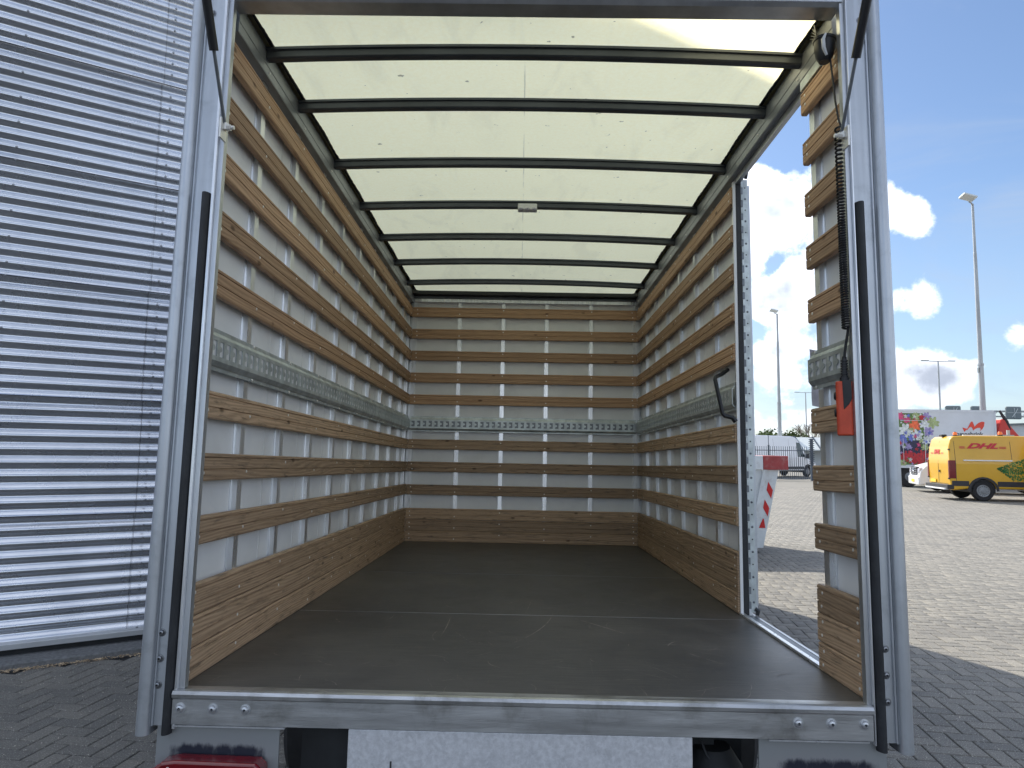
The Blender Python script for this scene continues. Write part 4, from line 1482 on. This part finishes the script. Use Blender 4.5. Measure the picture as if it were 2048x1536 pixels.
def flower_lorry():
    t = thing('flower_lorry', 'white box lorry with flower picture and red petal logo', 'lorry', (19.2, 34.2, 0), R(-1))
    L, H0, H1 = 4.86, 1.02, 3.83
    MB().box(0, L, 0, 2.5, H0, H1).build('cargo_box', 'lorry_white', t, bevel=.03)
    fr = MB()
    fr.box(-.02, L + .02, -.02, .0, H1 - .09, H1 + .02)
    fr.box(-.02, L + .02, -.02, .0, H0 - .08, H0 + .04)
    fr.box(-.03, .06, -.02, .0, H0, H1)
    fr.box(L - .05, L + .03, -.02, .0, H0, H1)
    fr.build('box_frame', 'lorry_white', t)
    # flower picture printed on the side: backdrop and blooms, flat
    r = random.Random(11)
    MB().add([(.08, -.004, 1.1), (1.6, -.004, 1.1), (1.65, -.004, 2.0), (1.45, -.004, 2.7), (1.3, -.004, 3.66), (.08, -.004, 3.66)], [(0, 1, 2, 3, 4, 5)]).build('print_backdrop', 'petal_green', t)
    MB().add([(.08, -.006, 1.5), (1.66, -.006, 1.5), (1.6, -.006, 2.3), (.08, -.006, 2.3)], [(0, 1, 2, 3)]).build('print_shade', 'petal_navy', t)

    def bloom(mb, x, z, rad, n, off):
        for k in range(n):
            a = 2 * math.pi * k / n + r.random() * .4
            c = (x + rad * .55 * math.cos(a), z + rad * .55 * math.sin(a))
            pts = []
            for q in range(8):
                b = 2 * math.pi * q / 8
                u, v = rad * .52 * math.cos(b), rad * .27 * math.sin(b)
                pts.append((c[0] + u * math.cos(a) - v * math.sin(a), -off, c[1] + u * math.sin(a) + v * math.cos(a)))
            mb.add(pts, [tuple(range(8))])
            off += .00004
    layers = {}
    spec = [('pink', .2, 3.5, .2), ('pink', .5, 3.35, .2), ('red', 1.25, 3.45, .16), ('palegreen', .95, 3.5, .2), ('orange', .88, 3.05, .30), ('white', .42, 2.78, .36), ('blue', .72, 2.45, .2), ('white', 1.0, 2.6, .28),
            ('white', 1.35, 3.1, .24), ('lilac', 1.5, 3.5, .22), ('lilac', 1.55, 2.75, .26), ('palegreen', 1.8, 3.2, .3), ('white', 1.4, 2.3, .22), ('blue', .25, 2.4, .2), ('lilac', .25, 2.15, .22), ('pink', 1.05, 2.1, .12),
            ('lilac', .5, 2.0, .16), ('white', .3, 2.0, .1), ('palegreen', 1.35, 1.95, .2), ('red', .3, 1.5, .22), ('red', .6, 1.6, .2), ('red', .9, 1.45, .26), ('red', 1.25, 1.6, .26), ('red', 1.5, 1.4, .24), ('red', .7, 1.3, .2), ('red', 1.1, 1.25, .2), ('pink', 1.6, 1.8, .14), ('palegreen', .2, 1.15, .2), ('white', .6, 1.35, .1)]
    for k in range(60):
        z = r.uniform(1.12, 3.6)
        c = r.choice(('white', 'lilac', 'palegreen', 'pink', 'blue') if z > 2.2 else ('red', 'red', 'lilac', 'white', 'pink', 'green'))
        spec.append((c, r.uniform(.12, 1.62), z, r.uniform(.04, .1)))
    off = .008
    for c, x, z, rad in spec:
        bloom(layers.setdefault(c, MB()), x, z, rad, 7 if rad > .15 else 5, off)
        off += .0004
    for c, mb in layers.items():
        mb.build('flower_print', 'petal_' + c, t)['kind'] = 'stuff'
    for b_ in ((1.32, 1.345, 1.2, 3.0), (.25, .27, 1.2, 2.4), (.15, 1.25, 3.28, 3.30)):
        MB().box(b_[0], b_[1], -.05, -.045, b_[2], b_[3]).build('print_line', 'lorry_white', t)
    # red petal logo
    px = lambda a, b: ((1880 + a / 12.19 - 1797) / 178 * L + .03, 3.83 - ((830 + b / 12.19) - 822) / 1372 * 34.2)
    flame = [(415, 320), (455, 425), (495, 375), (530, 370), (560, 320), (610, 300), (635, 340), (650, 390), (690, 350), (745, 325), (800, 320), (815, 350), (800, 395), (850, 350), (890, 280), (905, 180), (850, 170), (780, 200), (720, 250), (680, 300), (665, 230), (635, 165), (600, 190), (550, 290), (520, 345), (480, 340)]
    pts = [px(*p) for p in flame]
    MB().prism(pts[::-1], 'y', -.012, -.006).build('petal_logo', 'flower_logo_red', t)
    x0, z0 = px(110, 520)
    text('Stunnebrink', .30, 'text_black', t, (x0 + .95, -.012, z0 + .075), (R(90), 0, 0), 0, .006, 1.0)
    # chassis and wheels
    MB().box(.1, L, .3, 2.2, .62, 1.0).build('chassis', 'cladding_black', t)
    MB().box(.0, .5, .25, 2.25, .5, .78).build('rear_underrun', 'cladding_black', t)
    MB().box(.9, 2.6, .02, .1, .5, .9).build('side_guard', 'pole_grey', t)
    tyre = MB().lathe([(.25, -.14), (.46, -.15), (.49, -.11), (.50, 0), (.49, .11), (.46, .15), (.25, .14)], (0, 0, 0), (0, 1, 0), 24).mesh('tyre', 'tyre', smooth=True)
    rim = MB().lathe([(.22, -.141), (.20, -.15), (.15, -.142), (.1, -.17), (.05, -.175)], (0, 0, 0), (0, 1, 0), 18).mesh('rim', 'steel_dark', smooth=True)
    for x in (.55, 3.6, 6.2):
        for y in (.2, 2.3):
            w = inst('wheel', tyre, t, (x, y, .5))
            inst('rim', rim, w, (0, 0, 0), (0, 0, 0 if y < 1 else math.pi))
    cab = MB().prism([(L + .12, .6), (L + .12, 2.7), (L + .35, 3.45), (L + .55, 3.4), (L + 1.2, 2.6), (L + 2.0, 2.5), (L + 2.15, 1.5), (L + 2.15, .5)], 'y', .05, 2.45)
    cab.build('cab', 'lorry_red', t, bevel=.06)
    MB().add([(L + 1.2, .04, 1.7), (L + 1.95, .04, 1.7), (L + 1.9, .04, 2.35), (L + 1.25, .04, 2.35)], [(0, 1, 2, 3)]).build('cab_window', 'glass_dark', t)
    MB().tube([(L + .30, .1, 3.85), (L + .62, .1, 3.30), (L + .78, .1, 2.9)], [.05, .09, .06], 8).build('snorkel', 'cladding_black', t)


flower_lorry()


def lamp_mast(label, x, y, H, arms, r0=.13, name='light_mast', group='tall yard light masts'):
    t = thing(name, label, 'light mast', (x, y, 0), 0, group)
    if arms == 1:
        MB().tube([(0, 0, 0), (0, 0, H * .42), (0, 0, H * .421), (0, 0, H * .82), (0, 0, H * .821), (0, 0, H)], [r0, r0 * .8, r0 * .7, r0 * .52, r0 * .45, r0 * .38], 14).build('mast', 'pole_grey', t, smooth=True)
        MB().lathe([(r0 * .95, 0), (r0 * .95, .12)], (0, 0, H * .415), (0, 0, 1), 12).build('collar', 'pole_grey', t)
        MB().box(-.16, -.06, -.08, .06, H * .39, H * .39 + .28).build('junction_box', 'sign_grey', t)
        MB().tube([(0, 0, H - .1), (-.15, -.15, H - .02), (-.4, -.3, H + .02)], .04, 6).build('bracket', 'pole_grey', t)
        h = MB().box(-.95, -.18, -.62, -.12, -.05, .06).build('floodlight', 'building_roof', t, bevel=.02)
        h.location = (.05, 0, H + .02)
        h.rotation_euler = (R(-15), R(14), 0)
    else:
        MB().tube([(0, 0, 0), (0, 0, H)], [r0, r0 * .5], 10).build('mast', 'pole_grey', t, smooth=True)
        MB().tube([(-1.3, 0, H + .02), (0, 0, H), (1.3, 0, H + .02)], .06, 6).build('cross_arm', 'pole_grey', t)
        for s in (-1, 1):
            MB().box(s * 1.9 - .55, s * 1.9 + .55, -.15, .15, H, H + .13).build('lamp_head', 'sign_grey', t, bevel=.04)
    return t


lamp_mast('tall floodlight mast rising behind the flower lorry', 26.15, 38, 15.9, 1, .17)
lamp_mast('floodlight mast behind the white van beyond the fence', 26.95, 69, 15.7, 1, .22)
lamp_mast('thin twin arm street light seen above the flower lorry', 60.7, 97, 14.9, 2, .18, 'street_light', 'twin arm street lights')
lamp_mast('thin twin arm street light above the bare tree', 65.3, 152, 15.0, 2, .2, 'street_light', 'twin arm street lights')


def gantry():
    t = thing('road_gantry', 'long grey lattice gantry with signs over the far road', 'gantry', (0, 81, 0))
    x0, x1 = 37, 78
    ch = MB()
    for y in (0, 1.0):
        for z in (6.80, 6.18):
            ch.tube([(x0, y, z), (x1, y, z + .15)], .09 if z > 6.5 else .06, 6)
    ch.build('chord', 'pole_grey', t)
    br = MB()
    n = 72
    for k in range(n):
        xa = x0 + (x1 - x0) * k / n
        xb = x0 + (x1 - x0) * (k + 1) / n
        dz = .15 * k / n
        a, b = (6.18, 6.80) if k % 2 else (6.80, 6.18)
        br.tube([(xa, 0, a + dz), (xb, 0, b + dz)], .035, 4)
    o = br.build('lattice', 'pole_grey', t)
    for x in (x0, x1):
        MB().tube([(x, .5, 0), (x, .5, 6.6)], .2, 8).build('leg', 'pole_grey', t)
    for k, x in enumerate((51.9, 54.9, 59.0)):
        s = thing('matrix_sign', ['grey rear of the matrix sign above the petal logo', 'grey rear of the matrix sign just left of the tall mast', 'grey rear of the matrix sign nearest the right picture edge'][k], 'road sign', (x, 80.4, 5.9), 0, 'matrix signs on the gantry')
        MB().box(-.9, .9, 0, .35, 0, 1.5).build('housing', 'sign_grey', s, bevel=.15)
        MB().box(-.05, .05, -.05, 0, .2, 1.3).box(-.8, .8, -.05, 0, .72, .80).build('stiffener', 'pole_grey', s)
        MB().tube([(-.3, -.06, .25), (.1, -.06, .75), (.4, -.06, 1.25)], .03, 5).build('strap', 'building_roof', s)


gantry()


def fence():
    t = thing('bar_fence', 'dark vertical bar fence in front of the white van', 'fence', (10.4, 40.4, 0))
    bar = MB().box(-.012, .012, -.012, .012, .08, 1.98).mesh('fence_bar', 'fence_dark')
    L = 7.1
    for k in range(int(L / .125)):
        inst('fence_bar', bar, t, (.06 + k * .125, 0, 0))
    MB().box(0, L, -.02, .02, 1.72, 1.76).build('top_rail', 'fence_dark', t)
    MB().box(0, L, -.02, .02, .12, .16).build('bottom_rail', 'fence_dark', t)
    for x in (0, 2.4, 4.7):
        MB().box(x - .04, x + .04, -.04, .04, 0, 2.05).build('fence_post', 'fence_dark', t)
    MB().tube([(4.7, 0, 2.05), (4.7, 0, 2.6)], .02, 5).build('post_spike', 'fence_dark', t)
    g = thing('gate_post', 'dark toothed gate post at the end of the bar fence', 'post', (17.62, 40.4, 0))
    MB().box(-.07, .07, -.07, .07, 0, 2.45).build('shaft', 'fence_dark', g)
    tooth = MB().box(-.13, .13, -.09, .09, 0, .04).mesh('tooth', 'fence_dark')
    for k in range(14):
        inst('tooth', tooth, g, (0, 0, 1.0 + k * .115))


fence()


def far_buildings():
    t = thing('pale_shed', 'low pale shed with sloping ribbed roof behind the white van', 'building', (22, 66, 0))
    MB().box(0, 15, 1.5, 9, 0, 2.2).build('wall', 'building_pale', t)
    MB().prism([(-.2, 1.95), (1.6, 3.15), (9, 3.15), (9, 3.05), (1.65, 3.05), (-.2, 1.85)], 'x', 0, 15).build('roof', 'building_roof', t)
    rib = MB().prism([(-.25, 1.98), (1.62, 3.24), (1.7, 3.24), (-.2, 1.9)], 'x', -.06, .06).mesh('roof_rib', 'fence_dark')
    for k in range(9):
        inst('roof_rib', rib, t, (.6 + k * 1.75, 0, 0))
    t = thing('grey_hall', 'pale grey hall with shallow sloping roof behind the yellow van', 'building', (44.5, 70, 0))
    MB().prism([(0, 0), (30, 0), (30, 5.9), (4.5, 4.62), (0, 4.45)][::-1], 'y', 0, 20).build('wall', 'building_pale', t)
    MB().prism([(-.2, 4.42), (4.5, 4.64), (30.2, 5.92), (30.2, 6.12), (4.5, 4.80), (-.2, 4.60)][::-1], 'y', -.3, 20.2).build('roof_edge', 'sign_grey', t)
    for k in range(3):
        MB().prism([(0, 3.5 - k * 1.0), (30, 3.7 - k * 1.0), (30, 3.76 - k * 1.0), (0, 3.56 - k * 1.0)], 'y', -.05, 0).build('wall_band', 'building_roof', t)
    t = thing('banner_flag', 'narrow grey banner hanging beside the short timber wall section', 'flag', (26.75, 60, 0))
    MB().tube([(.35, 0, 0), (.35, 0, 10.9)], .05, 8).build('pole', 'pole_grey', t)
    vs, fs = [], []
    n = 14
    for k in range(n + 1):
        z = 5.75 + (10.75 - 5.75) * k / n
        for j in range(5):
            x = -.42 + .2 * j - (.12 * (k / n) * (j == 0))
            vs.append((x, .05 * math.sin(k * .9 + j), z - .04 * j))
    for k in range(n):
        for j in range(4):
            a = k * 5 + j
            fs.append((a, a + 1, a + 6, a + 5))
    MB().add(vs, fs).build('cloth', 'flag_grey', t, smooth=True)


far_buildings()


def plants():
    r = random.Random(21)

    def crown(cx, cz, rx, rz, n, s):
        mb = MB()
        for k in range(n):
            a, b = r.uniform(0, 6.28), r.uniform(-1, 1)
            q = r.uniform(.5, 1.05)
            rr = math.sqrt(1 - b * b)
            bump = 1 + .25 * math.sin(a * 3 + b * 4)
            c = Vector((cx + rx * q * rr * math.cos(a) * bump, rx * q * rr * math.sin(a), cz + rz * q * b * bump))
            u = Vector((r.uniform(-1, 1), r.uniform(-1, 1), r.uniform(-1, 1))).normalized() * s
            v = u.cross(Vector((r.random(), r.random(), r.random()))).normalized() * s
            mb.add([c - u, c + v, c + u, c - v], [(0, 1, 2, 3)])
        return mb
    for k, (x, y, rx, z, lab) in enumerate(((28.6, 76, 1.7, 3.0, 'rounded green bush at the foot of the further floodlight mast'), (31.6, 77, 1.5, 2.8, 'small green bush left of the bare tree'), (24.6, 77, 1.5, 2.7, 'low green bush showing beside the open side door'))):
        t = thing('green_bush', lab, 'bush', (x, y, 0), 0, 'bushes behind the pale shed')
        crown(0, z, rx, 1.1, 900, .13).build('crown', 'foliage', t)['kind'] = 'stuff'
        MB().tube([(0, 0, 0), (.1, 0, 1.4), (0, 0, 2.4)], [.12, .09, .05], 6).build('trunk', 'bark', t)
    t = thing('bare_tree', 'bare twiggy tree behind the pale shed', 'tree', (34.9, 80, 0))
    MB().tube([(0, 0, 0), (.05, 0, 1.6), (0, 0, 2.6)], [.2, .16, .13], 8).build('trunk', 'bark', t)
    mb = MB()

    def grow(p, d, L, rad, depth):
        q = p + d * L
        mb.tube([p, (p + q) / 2 + Vector((r.uniform(-.06, .06), 0, r.uniform(-.03, .06))), q], [rad, rad * .8, rad * .62], 4)
        if depth == 0:
            return
        for k in range(3 if depth > 1 else 4):
            e = (d + Vector((r.uniform(-.8, .8), r.uniform(-.8, .8), r.uniform(-.15, .55)))).normalized()
            grow(q if k < 2 else (p + q) / 2, e, L * r.uniform(.6, .85), rad * .6, depth - 1)
    for k in range(4):
        a = k * 1.6
        grow(Vector((0, 0, 2.2 + .1 * k)), Vector((.6 * math.cos(a), .6 * math.sin(a), .8)).normalized(), 1.15, .09, 4)
    mb.build('branches', 'bark', t)['kind'] = 'stuff'


plants()
